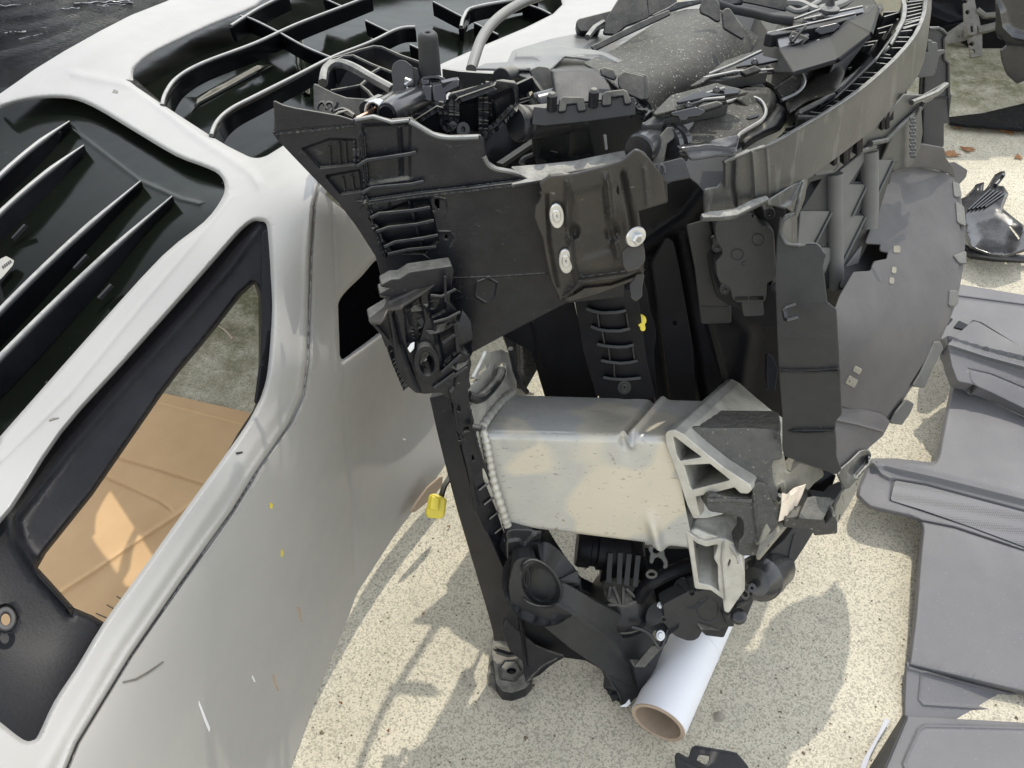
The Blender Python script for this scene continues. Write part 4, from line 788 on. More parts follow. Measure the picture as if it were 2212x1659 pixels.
# ---- vertical air guide in front of it
FL = surf((1665, 560, 1.085), (1790, 700, 1.08), (1740, 900, 1.17), (1820, 1010, 1.19), (1690, 760, 1.13), (1700, 950, 1.20), (1720, 490, 1.06))
flap = C_('air_guide', sheet([(1686, 470), (1686, 500), (1692, 515), (1700, 527), (1712, 530), (1762, 529), (1770, 536), (1776, 546), (1782, 552), (1778, 560), (1775, 575), (1780, 620), (1783, 650), (1792, 661), (1804, 670), (1809, 750), (1813, 830), (1816, 895), (1804, 908), (1804, 985), (1812, 1008), (1815, 1015), (1806, 1024), (1760, 1008), (1709, 990), (1697, 985), (1692, 970), (1692, 900), (1684, 800), (1680, 700), (1676, 600), (1680, 520)], FL, r=3, step=16, th=.003,
    ridges=[(cv('31', '60 730 150 738 300 735 462 724'), 2.2, .004), (cv('31', '60 750 150 752 300 752 462 746'), 2.2, .004), (cv('31', '165 1128 250 1124 430 1126'), 2.2, .005), (cv('31', '165 1142 250 1146 430 1140'), 2.2, .005), (cv('31', '100 310 430 300'), 1, .0006), (cv('31', '110 528 440 522'), 1, .0006)]), 'matte', bev=0, smooth=50)
for s in ('-', ):
    C_('pin', [tube([P(*cv('31', a)[0], q) for a, q in (('95 350', 1.07), ('110 335', 1.068), ('175 312', 1.07))], .0022, 8), tube([P(*cv('31', a)[0], q) for a, q in (('120 415', 1.07), ('192 396', 1.07))], .0028, 8), bar(P(*cv('31', '100 345')[0], 1.075), P(*cv('31', '118 420')[0], 1.075), .004, .004)], 'satin', parent=flap, bev=0)
C_('guide_lip', tube(smooth3([P(x, y, d) for x, y, d in ((1735, 395, 1.06), (1725, 430, 1.055), (1717, 460, 1.055), (1715, 462, 1.055), (1702, 468, 1.055), (1690, 480, 1.055), (1686, 500, 1.06), (1692, 517, 1.06), (1702, 528, 1.06), (1730, 530, 1.062), (1762, 529, 1.065), (1777, 546, 1.065))]), .0022, 8), 'beam', parent=flap, bev=0)
C_('guide_throat', sheet([(1740, 385), (1745, 388), (1738, 430), (1722, 470), (1722, 530), (1700, 528), (1688, 510), (1688, 485), (1700, 466), (1716, 460), (1700, 447), (1660, 440), (1665, 432)], surf((1740, 390, 1.08), (1690, 500, 1.07), (1722, 525, 1.10)), r=3, step=12, th=.003, ridges=[([(1735, 395), (1712, 440), (1690, 452)], 6, .008)]), 'beam', parent=flap, bev=0, smooth=60)
C_('side_post', sheet(cv('31', '0 640 30 660 60 740 40 870 10 860 0 800'), con(1.2), r=2, th=.01), 'dark')

# ---- front beam with ladder ribs
BM = surf((1659, 315, 1.0), (1739, 271, 1.03), (1826, 218, 1.075), (1892, 167, 1.116), (1959, 100, 1.185), (2002, 0, 1.285), (1739, 390, 1.078), (1666, 428, 1.05), (1889, 277, 1.175), (1996, 133, 1.28), (1530, 430, .985), (1563, 350, .965), (2010, 60, 1.29))
fb = C_('front_beam', sheet([(1525, 414), (1530, 411), (1552, 408), (1560, 400), (1563, 390), (1563, 353), (1570, 348), (1620, 327), (1659, 315), (1690, 300), (1719, 283), (1775, 250), (1826, 218), (1862, 192), (1892, 167), (1930, 132), (1959, 100), (1977, 76), (1989, 53), (1998, 25), (2002, -20), (2014, -20), (2012, 20), (2007, 60), (2002, 100), (1996, 133), (1985, 160), (1966, 187), (1930, 230), (1889, 277), (1815, 334), (1739, 390), (1666, 428), (1658, 424), (1650, 428), (1590, 455), (1555, 463), (1527, 461)], BM,
    r=3, step=13, th=.004, ridges=[([(1584, 345), (1582, 400), (1590, 440)], 5, -.008), ([(1626, 330), (1630, 380), (1632, 425)], 6, .008), ([(1656, 318), (1660, 380), (1662, 425)], 3, .003), ([(1568, 352), (1568, 400)], 4, .006)]), 'beam', label='curved front beam with a ladder of thin ribs', bev=0, smooth=60)
top = [(1563, 351), (1620, 327), (1659, 315), (1690, 300), (1719, 283), (1775, 250), (1826, 218), (1862, 192), (1892, 167), (1930, 132), (1959, 100), (1977, 76), (1989, 53), (1998, 25), (2002, -15)]
C_('beam_edge', tube(smooth3([P(x, y, float(BM(x, y))) for x, y in top], 4), .0021, 8), 'beam', parent=fb, bev=0)
C_('beam_foot', sheet([(1518, 462), (1535, 457), (1560, 455), (1590, 450), (1625, 432), (1655, 423), (1660, 428), (1590, 463), (1555, 467), (1520, 468)], surf((1520, 465, .97), (1590, 452, .995), (1656, 426, 1.03)), r=2, th=.006), 'beam', parent=fb)
hR = HZ(.885)
rail = [[(1725, 250)]+cv('T', '1345 885 1365 870')+[(1800, 205)], cv('T', '1620 718 1930 468'), cv('T', '1935 440 1985 410 2035 375'), cv('T', '2050 360 2130 215 2160 150 2170 60 2160 20 2180 -30')]
for r_ in rail:
    C_('ladder_rail', [tube(smooth3([P(x, y, float(hR(x, y))-.004) for x, y in r_], 4), .0036, 8), wall(r_, off(hR, .002), .03, .003)], 'beam', parent=fb, bev=0)
C_('ladder_rail', [tube([P(x, y, float(hR(x, y))) for x, y in [(1723, 253)]+cv('T', '1480 925')], .003, 8), wall([(1723, 253)]+cv('T', '1480 925'), hR, .03, .003)], 'beam', parent=fb, bev=0)
rungs = ['1430 875 1555 890', '1515 820 1640 830', '1560 785 1680 797', '1675 705 1820 715', '1745 655 1875 660', '1805 605 1940 607', '1850 565 1985 572', '1945 490 2060 503', '1975 450 2090 457', '2005 420 2060 430', '2050 375 2150 373', '2080 325 2190 325', '2105 290 2212 290', '2130 245 2230 235', '2150 215 2260 190', '2165 175 2290 150']
for s in rungs: C_('rung', wall(cv('T', s), off(hR, .003), .022, .0022), 'beam', parent=fb, bev=0)
for s in ('890 290 1050 240', '900 250 1070 195', '915 205 1090 160', '925 165 1095 125', '930 125 1100 90', '930 90 1105 55', '930 55 1105 25', '930 20 1105 0'):
    C_('rung', wall(cv('R', s), off(hR, .003), .022, .0022), 'beam', parent=fb, bev=0)
for s in ('1730 530 1860 515', '1730 570 1840 560', '1850 360 2060 325', '1850 335 2000 310', '1240 1000 1340 980', '1220 1035 1330 1025', '1960 225 2080 190', '1970 260 2090 235', '1995 290 2060 262', '2010 130 2130 95', '2110 150 2170 140', '2010 95 2150 85'):
    C_('rung', wall(cv('T', s), off(hR, .03), .02, .0022), 'beam', parent=fb, bev=0)
for s in ('510 990', '575 950', '590 940', '735 790', '765 785', '790 730', '850 660', '875 640', '425 1020', '490 1010'):
    x, y = cv('30', s)[0]; d_ = float(BM(x, y-14))+.012
    C_('spacer', bar(P(x, y-22, d_), P(x, y+14, d_+.02), .008, .006), 'dark', parent=fb)
# dark depth under the ladder, and the second wall behind it
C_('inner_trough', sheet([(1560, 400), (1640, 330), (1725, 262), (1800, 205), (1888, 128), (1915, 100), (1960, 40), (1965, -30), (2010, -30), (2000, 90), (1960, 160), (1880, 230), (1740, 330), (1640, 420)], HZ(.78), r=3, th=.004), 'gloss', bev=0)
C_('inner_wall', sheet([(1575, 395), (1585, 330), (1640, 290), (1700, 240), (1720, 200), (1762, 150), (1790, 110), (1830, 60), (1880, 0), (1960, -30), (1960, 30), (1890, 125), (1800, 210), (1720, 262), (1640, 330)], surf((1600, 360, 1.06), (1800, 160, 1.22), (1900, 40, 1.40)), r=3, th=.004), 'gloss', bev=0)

# ---- fan shroud cover and its neighbours
SH = surf((1327, 107, 1.13), (1400, 62, 1.19), (1446, 27, 1.26), (1400, 150, 1.05), (1470, 100, 1.10), (1540, 40, 1.17), (1450, 250, 1.06), (1600, 130, 1.15), (1640, 85, 1.21), (1300, 135, 1.07), (1520, 180, 1.08), (1340, 200, .985), (1230, 120, 1.10), (1510, 20, 1.24))
shroud = C_('shroud_cover', sheet([(1315, 112), (1327, 107), (1380, 72), (1446, 30), (1480, 20), (1520, 18), (1560, 22), (1640, 80), (1625, 105), (1600, 135), (1560, 180), (1530, 210), (1470, 235), (1400, 262), (1388, 240), (1340, 190), (1290, 150), (1262, 135)], SH, r=6, step=14, th=.003,
    ridges=[([(1330, 112), (1450, 34)], 3, .003), ([(1460, 60), (1485, 55), (1508, 62)], 3, .002)]), 'dusty', label='dusty curved fan shroud cover', bev=0, smooth=60)
C_('shroud_lip', sheet(cv('U', '900 330 1170 300 1400 320 1480 340 1560 380 1600 405 1540 395 1200 355 1110 440 990 440 870 440 640 435 700 405 890 395'), surf((1060, 145, 1.09), (1180, 105, 1.13), (1350, 130, 1.08)), r=4, step=12, th=.003, ridges=[(cv('U', '890 360 1020 360'), 5, .008), (cv('U', '1190 360 1330 345 1440 345 1540 390'), 5, .008), (cv('U', '1140 430 1300 405 1450 400 1520 430'), 4, .008), (cv('U', '880 435 980 430'), 4, .006)]), 'coverlit', parent=shroud, bev=0, smooth=60)
for s, q in (('575 60 600 -5 690 0 715 30 720 158 700 160 640 120 580 95', 1.13), ('748 100 770 72 795 70 900 215 905 300 760 215', 1.09)):
    C_('baffle', sheet(cv('T', s), con(q), r=3, th=.004), 'plastic', parent=shroud)
C_('baffle', [sheet(cv('L', '1958 300 1965 280 1990 262 2110 290 2118 430 2100 432 1990 385 1960 345'), con(.985), r=2, th=.003), sheet(cv('L', '1975 275 1998 256 2125 283 2140 428 2122 435 2000 370'), con(.998), r=2, th=.003)], 'plastic', parent=shroud)
C_('baffle', sheet(cv('L', '1843 245 1860 235 1915 250 1935 290 1925 305 1850 275'), con(1.0), r=2, th=.003), 'plastic', parent=shroud)
C_('cover_skirt', sheet([(1090, 150), (1110, 108), (1190, 84), (1250, 72), (1300, 66), (1350, 58), (1440, 22), (1480, 0), (1560, -20), (1560, 30), (1500, 60), (1420, 100), (1330, 160), (1240, 170), (1150, 170)], off(SH, .035), r=4, step=18, th=.003), 'coverlit', bev=0, smooth=60)
# filler housing
housing = C_('fan_housing', sheet(cv('L', '1515 250 1530 240 1700 232 1790 238 1840 262 1900 320 1960 370 2060 435 2190 510 2110 590 2100 500 2050 485 1545 540 1535 385'), surf((1200, 160, 1.02), (1290, 160, 1.02), (1400, 240, .99)), r=4, step=14, th=.01,
    curl=(7, .012)), 'matte', bev=0, smooth=60)
C_('housing_face', sheet(cv('L', '1405 535 1420 525 2060 480 2090 480 2140 530 2120 600 2140 720 2050 770 1900 800 1560 840 1440 870 1430 700 1415 640'), surf((1155, 250, 1.0), (1380, 232, .985), (1200, 350, 1.06), (1360, 320, 1.03)), [cv('L', '1845 665 1860 655 1885 660 1895 780 1860 790')], r=4, step=14, th=.006,
    dents=[(cv('L', '1440 640 1760 620 1790 800 1560 840 1440 800'), 6, .012)], ridges=[(cv('L', '2080 500 2180 520'), 3, .004), (cv('L', '1640 650 1640 800'), 8, .006)]), 'matte', parent=housing, bev=0, smooth=50)
C_('flange_strip', [fin(cv('L', '1405 540 1480 548 1750 520 2060 478'), con(.985), .016, .018), bar(P(*cv('L', '1750 560')[0], .985), P(*cv('L', '1750 590')[0], .99), .005, .004), bar(P(*cv('L', '2020 530')[0], .985), P(*cv('L', '2020 560')[0], .99), .005, .004)], 'matte', parent=housing)
for s, hs in (('1575 510 1582 440 1600 425 1722 428 1740 500 1700 505 1690 455 1615 462 1610 505', None), ('1855 470 1858 405 1880 390 1985 378 2005 390 2030 455 2000 460 1990 405 1900 415 1900 465', None)):
    C_('clip_loop', sheet(cv('L', s), con(.965), r=2, th=.006), 'plastic', parent=housing)
C_('clip_block', [sheet(cv('L', '1612 500 1625 455 1685 452 1692 498'), con(.975), r=1, th=.01), sheet(cv('L', '1900 462 1905 412 1980 405 1985 455'), con(.975), r=1, th=.01)], 'plastic', parent=housing)
for s in ('1525 470', '1790 445'):
    x, y = cv('L', s)[0]; q = P(x, y+12, .97); C_('stud', lathe(q, q+Vector((0, 0, 1)), [(0, .0055), (.017, .0055), (.020, .003)], 14), 'plastic', parent=housing)
a_, b_ = P(*cv('L', '1292 592')[0], .985), P(*cv('L', '1420 578')[0], 1.0)
C_('nozzle', lathe(a_, b_, [(0, .010), (0, .0165), (.003, .0195), (.007, .0195), (.009, .0165), (.012, .0165), (.014, .0185), (.02, .0175), (.07, .0175)]), 'plastic', parent=housing)
C_('nozzle_cap', lathe(P(*cv('L', '1400 480')[0], 1.02), P(*cv('L', '1540 455')[0], 1.03), [(0, .008), (.004, .014), (.06, .018)]), 'satin', parent=housing)
C_('deflector', sheet(cv('L', '1390 250 1440 228 1500 235 1520 260 1535 385 1470 410 1430 340'), con(1.05), r=3, th=.006), 'plastic', parent=housing)
C_('cavity_floor', sheet(cv('L', '1080 680 1300 520 1410 600 1440 850 1300 870 1390 940 1130 850 1090 740'), con(1.30), r=2, th=.004), 'gloss', bev=0)
C_('cavity_brace', [bar(P(*cv('L', '1190 860')[0], 1.1), P(*cv('L', '1410 710')[0], 1.16), .008, .006), bar(P(*cv('L', '1540 770')[0], 1.05), P(*cv('L', '1520 840')[0], 1.06), .003, .008), tube(smooth3([P(*cv('L', a)[0], 1.06) for a in ('1335 850', '1350 820', '1430 785', '1440 755', '1415 700')]), .004, 8)], 'plastic', bev=0)
C_('inner_floor', sheet(cv('L', '640 560 800 460 1180 330 1300 500 1100 690 900 680 700 620'), con(1.12), r=2, th=.004), 'gloss', bev=0)
# latch carrier: walled channel with teeth
lc = C_('latch_channel', sheet(cv('L', '625 575 800 458 832 462 845 575 868 592 885 570 868 430 885 408 1165 322 1290 342 1305 450 1260 540 1110 682 980 675 820 655 700 615'), VY(.905), [cv('L', '870 425 862 585 850 600 838 560 835 470 850 455 860 430')], r=3, step=14, th=.006,
    ridges=[(cv('L', '640 575 790 480 825 490 835 580 860 620 900 600 905 450 930 425 1160 345'), 3.5, .012), (cv('L', '900 670 890 600'), 3, .01), (cv('L', '1085 420 1085 660'), 3, .008), (cv('L', '1095 660 1180 600 1290 480'), 4, .010), (cv('L', '1150 450 1165 570'), 2, .004)],
    dents=[(cv('L', '910 460 1075 430 1075 660 920 640'), 5, .02), (cv('L', '1100 440 1270 370 1280 470 1110 640'), 5, .012)]), 'plastic', bev=0, smooth=50)
C_('channel_boss', [ring(*cv('L', '958 628')[0], 11, 14, con(.965), 4, .02), ring(*cv('L', '970 632')[0], 7, 10, con(.968), 3, .012)], 'matte', parent=lc)
for s in ('1010 368 1075 380', '1040 350 1108 362', '1072 336 1140 348', '1100 320 1168 330'):
    C_('tooth', wall(cv('L', s), con(1.0), .012, .004), 'plastic', parent=lc, bev=.001)
C_('slot_stack', [wall(cv('L', s), con(1.04), .006, .003) for s in ('1300 345 1400 300', '1300 375 1350 360', '1300 405 1360 390', '1310 440 1470 395', '1290 470 1460 410')], 'plastic', parent=lc, bev=0)
C_('slot_frame', [wall(cv('L', '1165 322 1290 340 1400 290 1480 400'), con(1.03), .016, .004), wall(cv('L', '1350 320 1380 420'), con(1.045), .012, .003)], 'plastic', parent=lc, bev=0)
C_('cross_channel', [wall(cv('L', '825 235 930 252 1060 262 1200 268'), con(1.08), .028, .004), sheet(cv('L', '930 330 1000 322 1140 330 1170 322 1060 300 920 300'), con(1.10), r=1, th=.003)], 'beam', bev=0)
C_('channel_end', [lathe(P(*cv('L', '1200 300')[0], 1.06), P(*cv('L', '1260 290')[0], 1.08), [(0, .006), (0, .012), (.03, .012)]), bar(P(*cv('L', '1190 300')[0], 1.07), P(*cv('L', '1330 270')[0], 1.1), .02, .012)], 'plastic', bev=.0015)
# latch: hook, spring, bodies, post
ht = C_('latch_hook', sheet(cv('L', '505 250 515 212 545 190 580 190 625 225 632 280 632 345 606 345 590 320 580 350 592 395 560 412 495 412 488 395 512 375 515 320'), con(1.0), [circ(*cv('L', '563 240')[0], 1.6, 1.8, 8)], r=4, th=.007), 'matte')
C_('latch_tongue', sheet(cv('L', '630 245 645 235 662 245 672 290 660 330 668 365 640 372 628 330'), con(1.01), r=2, th=.005), 'matte')
C_('latch_bar', [bar(P(*cv('L', '585 305')[0], 1.0), P(*cv('L', '625 320')[0], 1.0), .004, .003), bar(P(*cv('L', '585 345')[0], 1.0), P(*cv('L', '630 310')[0], 1.0), .004, .003)], 'steel', bev=0)
spr = []
A0, B0 = P(*cv('L', '385 520')[0], .965), P(*cv('L', '428 500')[0], .975)
tt, uu = frame(B0-A0)
for i in range(73): a = i/72*2*math.pi*6; spr.append(A0.lerp(B0, i/72)+tt*math.cos(a)*.011+uu*math.sin(a)*.011)
C_('spring', tube(spr, .0013, 6), 'steel', bev=0)
C_('latch_body', [tube([P(*cv('L', '470 530')[0], .955), P(*cv('L', '510 505')[0], .965), P(*cv('L', '640 445')[0], 1.0), P(*cv('L', '725 415')[0], 1.02)], [.012, .0145, .0145, .013], 14)], 'satin')
C_('latch_body', [tube([P(*cv('L', '430 490')[0], .975), P(*cv('L', '560 435')[0], 1.01), P(*cv('L', '660 405')[0], 1.03)], [.010, .0115, .010], 12), tube([P(*cv('L', '335 500')[0], .975), P(*cv('L', '430 455')[0], 1.0)], [.009, .009], 10)], 'satin')
C_('latch_bore', lathe(P(*cv('L', '468 531')[0], .953), P(*cv('L', '440 545')[0], .945), [(0, .0095), (.0012, .0085)]), 'gloss', bev=0)
C_('latch_rod', tube([P(*cv('L', '275 560')[0], .955), P(*cv('L', '345 525')[0], .965), P(*cv('L', '480 425')[0], 1.0), P(*cv('L', '500 400')[0], 1.01)], .0022, 8), 'copper', bev=0)
pb = P(*cv('L', '748 290')[0], 1.02)
C_('rubber_stop', lathe(pb, pb+Vector((0, 0, 1)), [(-.006, .0122), (.0, .0122), (.012, .0118), (.044, .0108), (.0475, .0100), (.0495, .0080), (.0500, .0055), (.0495, .003), (.047, .002)], 32), 'matte', label='round black rubber stop standing on the latch')
C_('stop_base', [hexa([P(*p, .995) for p in cv('L', '690 345 760 345 765 460 700 440')], [P(*p, 1.04) for p in cv('L', '690 325 800 320 800 440 700 430')]),
                 hexa([P(*p, .99) for p in cv('L', '760 350 775 338 935 300 930 360 850 400 850 470 765 450')], [P(*p, 1.03) for p in cv('L', '770 330 785 320 930 290 930 350 850 390 850 450 775 430')]),
                 hexa([P(*p, 1.0) for p in cv('L', '685 300 735 310 735 345 690 350')], [P(*p, 1.04) for p in cv('L', '690 285 830 285 830 335 700 335')])], 'satin', bev=.002)
C_('stop_collar', [ring(*cv('L', '765 312')[0], 24, 9, con(1.005), 5, .006), bar(P(*cv('L', '820 340')[0], .99), P(*cv('L', '905 320')[0], .995), .006, .006)], 'satin')
# left ribs and fins behind the panel
C_('rear_fin', sheet(cv('L', '5 340 60 368 130 402 210 430 395 442 398 470 260 555 130 540 8 500'), con(1.02), r=2, th=.003), 'plastic')
for s, h in (('42 355 48 290 70 225 115 180 200 155 290 125 385 100 435 105 560 160 690 205', .03), ('130 195 190 165 255 160 370 215 505 268', .03), ('300 350 350 305 372 270 425 240', .03), ('110 385 205 368 300 350 350 390 390 440', .02)):
    C_('curved_rib', [wall(cv('L', s), surf((700, 190, 1.07), (900, 150, 1.12), (720, 60, 1.16)), h, .0032), tube([P(x, y, float(surf((700, 190, 1.07), (900, 150, 1.12), (720, 60, 1.16))(x, y))) for x, y in dens(cv('L', s), 14, False)], .0022, 6)], 'plastic', bev=0)
C_('curved_rib', tube(smooth3([P(*cv('L', s)[0], q) for s, q in (('60 330', 1.05), ('75 250', 1.07), ('125 210', 1.08), ('190 208', 1.08), ('270 240', 1.07), ('360 292', 1.06), ('505 372', 1.04))]), .0055, 8), 'beam', bev=0)
C_('rib_pocket', sheet(cv('L', '60 360 120 200 260 170 500 280 500 420 380 440 200 420'), con(1.13), r=3, th=.003), 'gloss', bev=0)
for s in ('20 505 30 470 60 455 85 500', '70 505 85 460 120 465 130 520', '110 515 140 480 150 455', '130 520 180 500 215 510'):
    C_('wire_loop', tube(smooth3([P(*cv('L', a)[0], .985) for a in [' '.join(s.split()[i:i+2]) for i in range(0, len(s.split()), 2)]]), .0022, 6), 'plastic', bev=0)
for k in range(3):
    C_('seal_rib', wall(cv('L', '%d %d %d %d %d %d' % (130+k*12, 535-k*9, 190+k*14, 512-k*5, 255+k*2, 545-k*7)), con(.975), .006, .0035), 'plastic', bev=0)
# ---- mounting tongues in a row beside the shroud (dusty tops, round noses)
def tongue(out, d, o2, d2, name):
    a = C_(name, sheet(out, d, r=8, step=9, th=.003, curl=(7, .008)), 'dusty', bev=0, smooth=60)
    C_('nose', sheet(o2, d2, r=10, step=10, th=.003, curl=(16, .02)), 'dusty', parent=a, bev=0, smooth=70)
    return a
T1 = surf((1500, 340, .955), (1600, 330, .975), (1530, 240, 1.01), (1640, 220, 1.03), (1650, 250, 1.01), (1560, 300, .975))
t1 = tongue(cv('T', '395 1140 450 1060 525 960 515 900 600 850 770 800 860 770 950 758 1010 768 1060 805 1085 860 1088 910 1060 960 920 1035 870 1100 860 1160 835 1205 760 1215 640 1240 560 1250 400 1230 385 1180'), T1,
            cv('T', '800 780 900 690 1030 670 1120 690 1168 750 1170 820 1130 890 1085 925 1050 1000 1000 1010 940 900'), surf((1600, 215, 1.02), (1670, 215, 1.04), (1660, 250, 1.03)), 'mount_tongue')
C_('tongue_lip', tube(smooth3([P(x, y, float(T1(x, y))-.004) for x, y in cv('T', '770 802 860 775 950 760 1030 780 1072 830 1082 890 1050 945 980 990 900 1038 862 1080 838 1190')], 3), .0022, 8), 'edge', parent=t1, bev=0)
C_('gloss_ramp', sheet(cv('T', '390 1140 520 1130 700 1090 860 1060 870 1080 850 1160 830 1205 700 1210 560 1235 500 1240 470 1190'), surf((1475, 320, .955), (1590, 300, .97), (1530, 340, .955)), r=4, step=8, th=.003, ridges=[(cv('T', '430 1160 640 1135 800 1150'), 6, .004)]), 'satin', parent=t1, bev=0, smooth=70)
C_('slot', sheet(cv('T', '935 925 950 910 1030 897 1020 912 960 928'), off(T1, -.0025), r=1, th=.001), 'gloss', parent=t1, bev=0)
T2 = surf((1600, 200, 1.06), (1720, 150, 1.09), (1700, 210, 1.06))
t2 = tongue(cv('T', '730 690 740 620 980 570 1100 548 1310 538 1365 570 1385 630 1370 690 1310 740 1200 790 1150 700 1060 640 960 670'), T2,
            cv('T', '1040 540 1180 470 1330 450 1420 480 1452 540 1440 600 1395 670 1340 700 1280 600'), surf((1660, 145, 1.10), (1740, 145, 1.12), (1720, 180, 1.10)), 'mount_tongue')
C_('tongue_lip', tube(smooth3([P(x, y, float(T2(x, y))-.004) for x, y in cv('T', '1085 552 1200 542 1300 540 1360 568 1386 630 1368 690 1310 740 1205 788')], 3), .0022, 8), 'edge', parent=t2, bev=0)
C_('tongue_fin', fin(cv('T', '1150 695 1340 570'), T2, .003, .003), 'dusty', parent=t2)
C_('white_patch', sheet(cv('T', '935 650 960 615 1080 670 990 685'), off(T2, -.004), r=2, th=.001), 'shield', parent=t2, bev=0)
T3 = surf((1700, 110, 1.16), (1830, 60, 1.22), (1810, 130, 1.15))
t3 = C_('mount_tongue', sheet(cv('T', '1120 300 1400 240 1660 200 1830 165 1855 215 1820 280 1740 360 1640 450 1560 455 1400 390 1180 380'), T3, r=8, step=10, th=.003, curl=(8, .01), ridges=[(cv('T', '1400 360 1560 300 1760 270'), 5, .01), (cv('T', '1300 330 1380 420 1560 450'), 8, -.01), (cv('T', '1200 350 1500 260 1820 190'), 4, .006), (cv('T', '1600 400 1700 300'), 3, .005)]), 'plastic', bev=0, smooth=60)
C_('base_bulge', sheet(cv('T', '1060 960 1170 800 1240 850 1250 940 1200 1020 1040 1090 900 1180 880 1100 920 1040'), surf((1650, 300, 1.02), (1690, 240, 1.06), (1620, 300, 1.0)), r=6, step=10, th=.003, curl=(14, .015)), 'plastic', bev=0, smooth=70)
C_('base_bulge', sheet(cv('T', '1400 640 1460 520 1640 450 1700 560 1640 700 1400 780 1260 880 1240 800'), surf((1720, 200, 1.09), (1790, 150, 1.13), (1750, 190, 1.08)), r=6, step=12, th=.003, curl=(14, .015)), 'dusty', bev=0, smooth=70)
C_('base_wall', sheet(cv('T', '1640 450 1820 290 1860 340 1720 520 1680 640 1640 700 1560 720 1600 560'), surf((1820, 110, 1.14), (1860, 100, 1.2), (1800, 190, 1.12)), r=4, th=.004), 'matte', bev=0)
# stepped plates on top of the tongues (sun on the top, dark edge below)
def plate(s, q, m='beam', th=.004, up=.006):
    o = cv('T', s); cx = sum(p[0] for p in o)/len(o); cy = sum(p[1] for p in o)/len(o)
    return C_('latch_plate', sheet(o, off(thr(cx, cy, q), 0), r=1.5, th=th), m, bev=.0006)
plate('120 968 220 905 420 850 760 800 780 812 560 850 280 930 270 958 150 975', .975, 'matte', .014)
plate('212 880 350 745 560 690 700 650 740 665 860 690 935 715 760 762 600 775 530 815 220 890', .985, 'dusty')
plate('395 790 520 730 690 690 880 700 860 725 640 750 400 800', .975, 'gloss', .003)
plate('500 670 640 580 760 480 900 430 1040 390 1060 420 960 510 840 560 640 600 560 650', 1.05, 'dusty')
plate('590 612 640 592 840 560 940 520 1080 545 1090 560 940 580 720 625 600 620', 1.045, 'matte', .014)
plate('860 520 1020 400 1070 440 1180 465 1060 490 920 510', 1.06, 'gloss', .003)
plate('1090 260 1160 240 1370 200 1600 150 1780 105 1790 125 1600 185 1380 230 1140 270', 1.15, 'matte', .016)
plate('1190 190 1340 140 1520 70 1510 95 1380 170 1270 220 1160 240', 1.165, 'dusty')
plate('1380 150 1520 100 1840 50 1845 90 1600 140 1420 180', 1.175, 'satin', .016)
plate('1400 390 1560 300 1730 270 1820 290 1700 420 1560 450', 1.12, 'dusty', .006)
plate('1180 300 1400 250 1420 270 1330 330 1200 370', 1.13, 'satin', .01)
C_('diagonal_brace', fin(cv('T', '1410 370 1640 450'), con(1.11), .008, .004), 'edge')
for q_ in ('1290 330 1400 200', '1760 260 1860 220', '1630 460 1850 230'): C_('web', fin(cv('T', q_), con(1.12), .010, .003), 'plastic')
plate('1840 40 1990 30 2000 60 1940 120 1850 100', 1.19, 'dusty', .004)
for s in ('350 890 430 870 540 845 600 870 560 895 470 905 455 930 420 930 410 900', '1480 240 1510 215 1640 185 1660 205 1620 240 1520 265'):
    C_('clip', sheet(cv('T', s), con(.955 if s[:1] == '3' else 1.13), r=2, th=.006), 'satin')
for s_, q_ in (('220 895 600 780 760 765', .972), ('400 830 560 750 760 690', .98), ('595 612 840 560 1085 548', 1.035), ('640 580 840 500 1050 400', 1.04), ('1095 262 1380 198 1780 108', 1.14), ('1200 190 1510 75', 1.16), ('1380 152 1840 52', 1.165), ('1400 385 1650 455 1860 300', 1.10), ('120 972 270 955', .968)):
    C_('plate_edge', tube([P(*p, q_) for p in cv('T', s_)], .0018, 8), 'edge', bev=0)  # pale tubes that put white highlight lines along the plates
for s_, q_ in (('1300 300', 1.12), ('1500 330', 1.11), ('1700 230', 1.15), ('1000 480', 1.03), ('700 700', .97), ('480 820', .965)):
    C_('screw', [ring(*cv('T', s_)[0], 5, 4, con(q_), 2, .004)], 'satin', bev=0)
for s_, q_ in (('1250 330 1300 250 1420 300 1330 380', 1.13), ('1560 380 1680 310 1720 350 1600 430', 1.115), ('900 560 1000 520 1040 545 930 580', 1.03), ('560 840 700 800 740 815 600 860', .962)):
    C_('clip', sheet(cv('T', s_), con(q_), r=2, th=.008), 'plastic')
# arms at the top of the frame
C_('long_arm', [tube([P(*cv('T', s)[0], q) for s, q in (('715 35', 1.2), ('830 75', 1.19), ('1000 110', 1.18), ('1150 150', 1.16), ('1300 165', 1.15))], [.006]*5, 8, flat=.6)], 'matte')
C_('motor_box', hexa([P(*p, 1.24) for p in cv('T', '890 20 1000 40 1245 95 1240 30 1270 0 1240 -40 900 -40')], [P(*p, 1.34) for p in cv('T', '900 5 1000 20 1250 60 1250 20 1270 0 1240 -40 900 -40')]), 'plastic', bev=.002)
C_('upper_flange', sheet(cv('T', '390 20 560 0 900 -30 900 20 720 30 600 5 430 50 200 120 330 60'), con(1.26), r=2, th=.006), 'beam')
C_('cable_guard', [tube(smooth3([P(*cv('T', s)[0], q) for s, q in (('1240 20', 1.22), ('1360 30', 1.22), ('1480 80', 1.21), ('1600 60', 1.22), ('1700 20', 1.24), ('1760 -30', 1.26))]), .006, 8), tube(smooth3([P(*cv('T', s)[0], q) for s, q in (('1260 60', 1.22), ('1330 90', 1.21), ('1400 70', 1.21), ('1500 10', 1.23))]), .004, 8)], 'hose', bev=0)
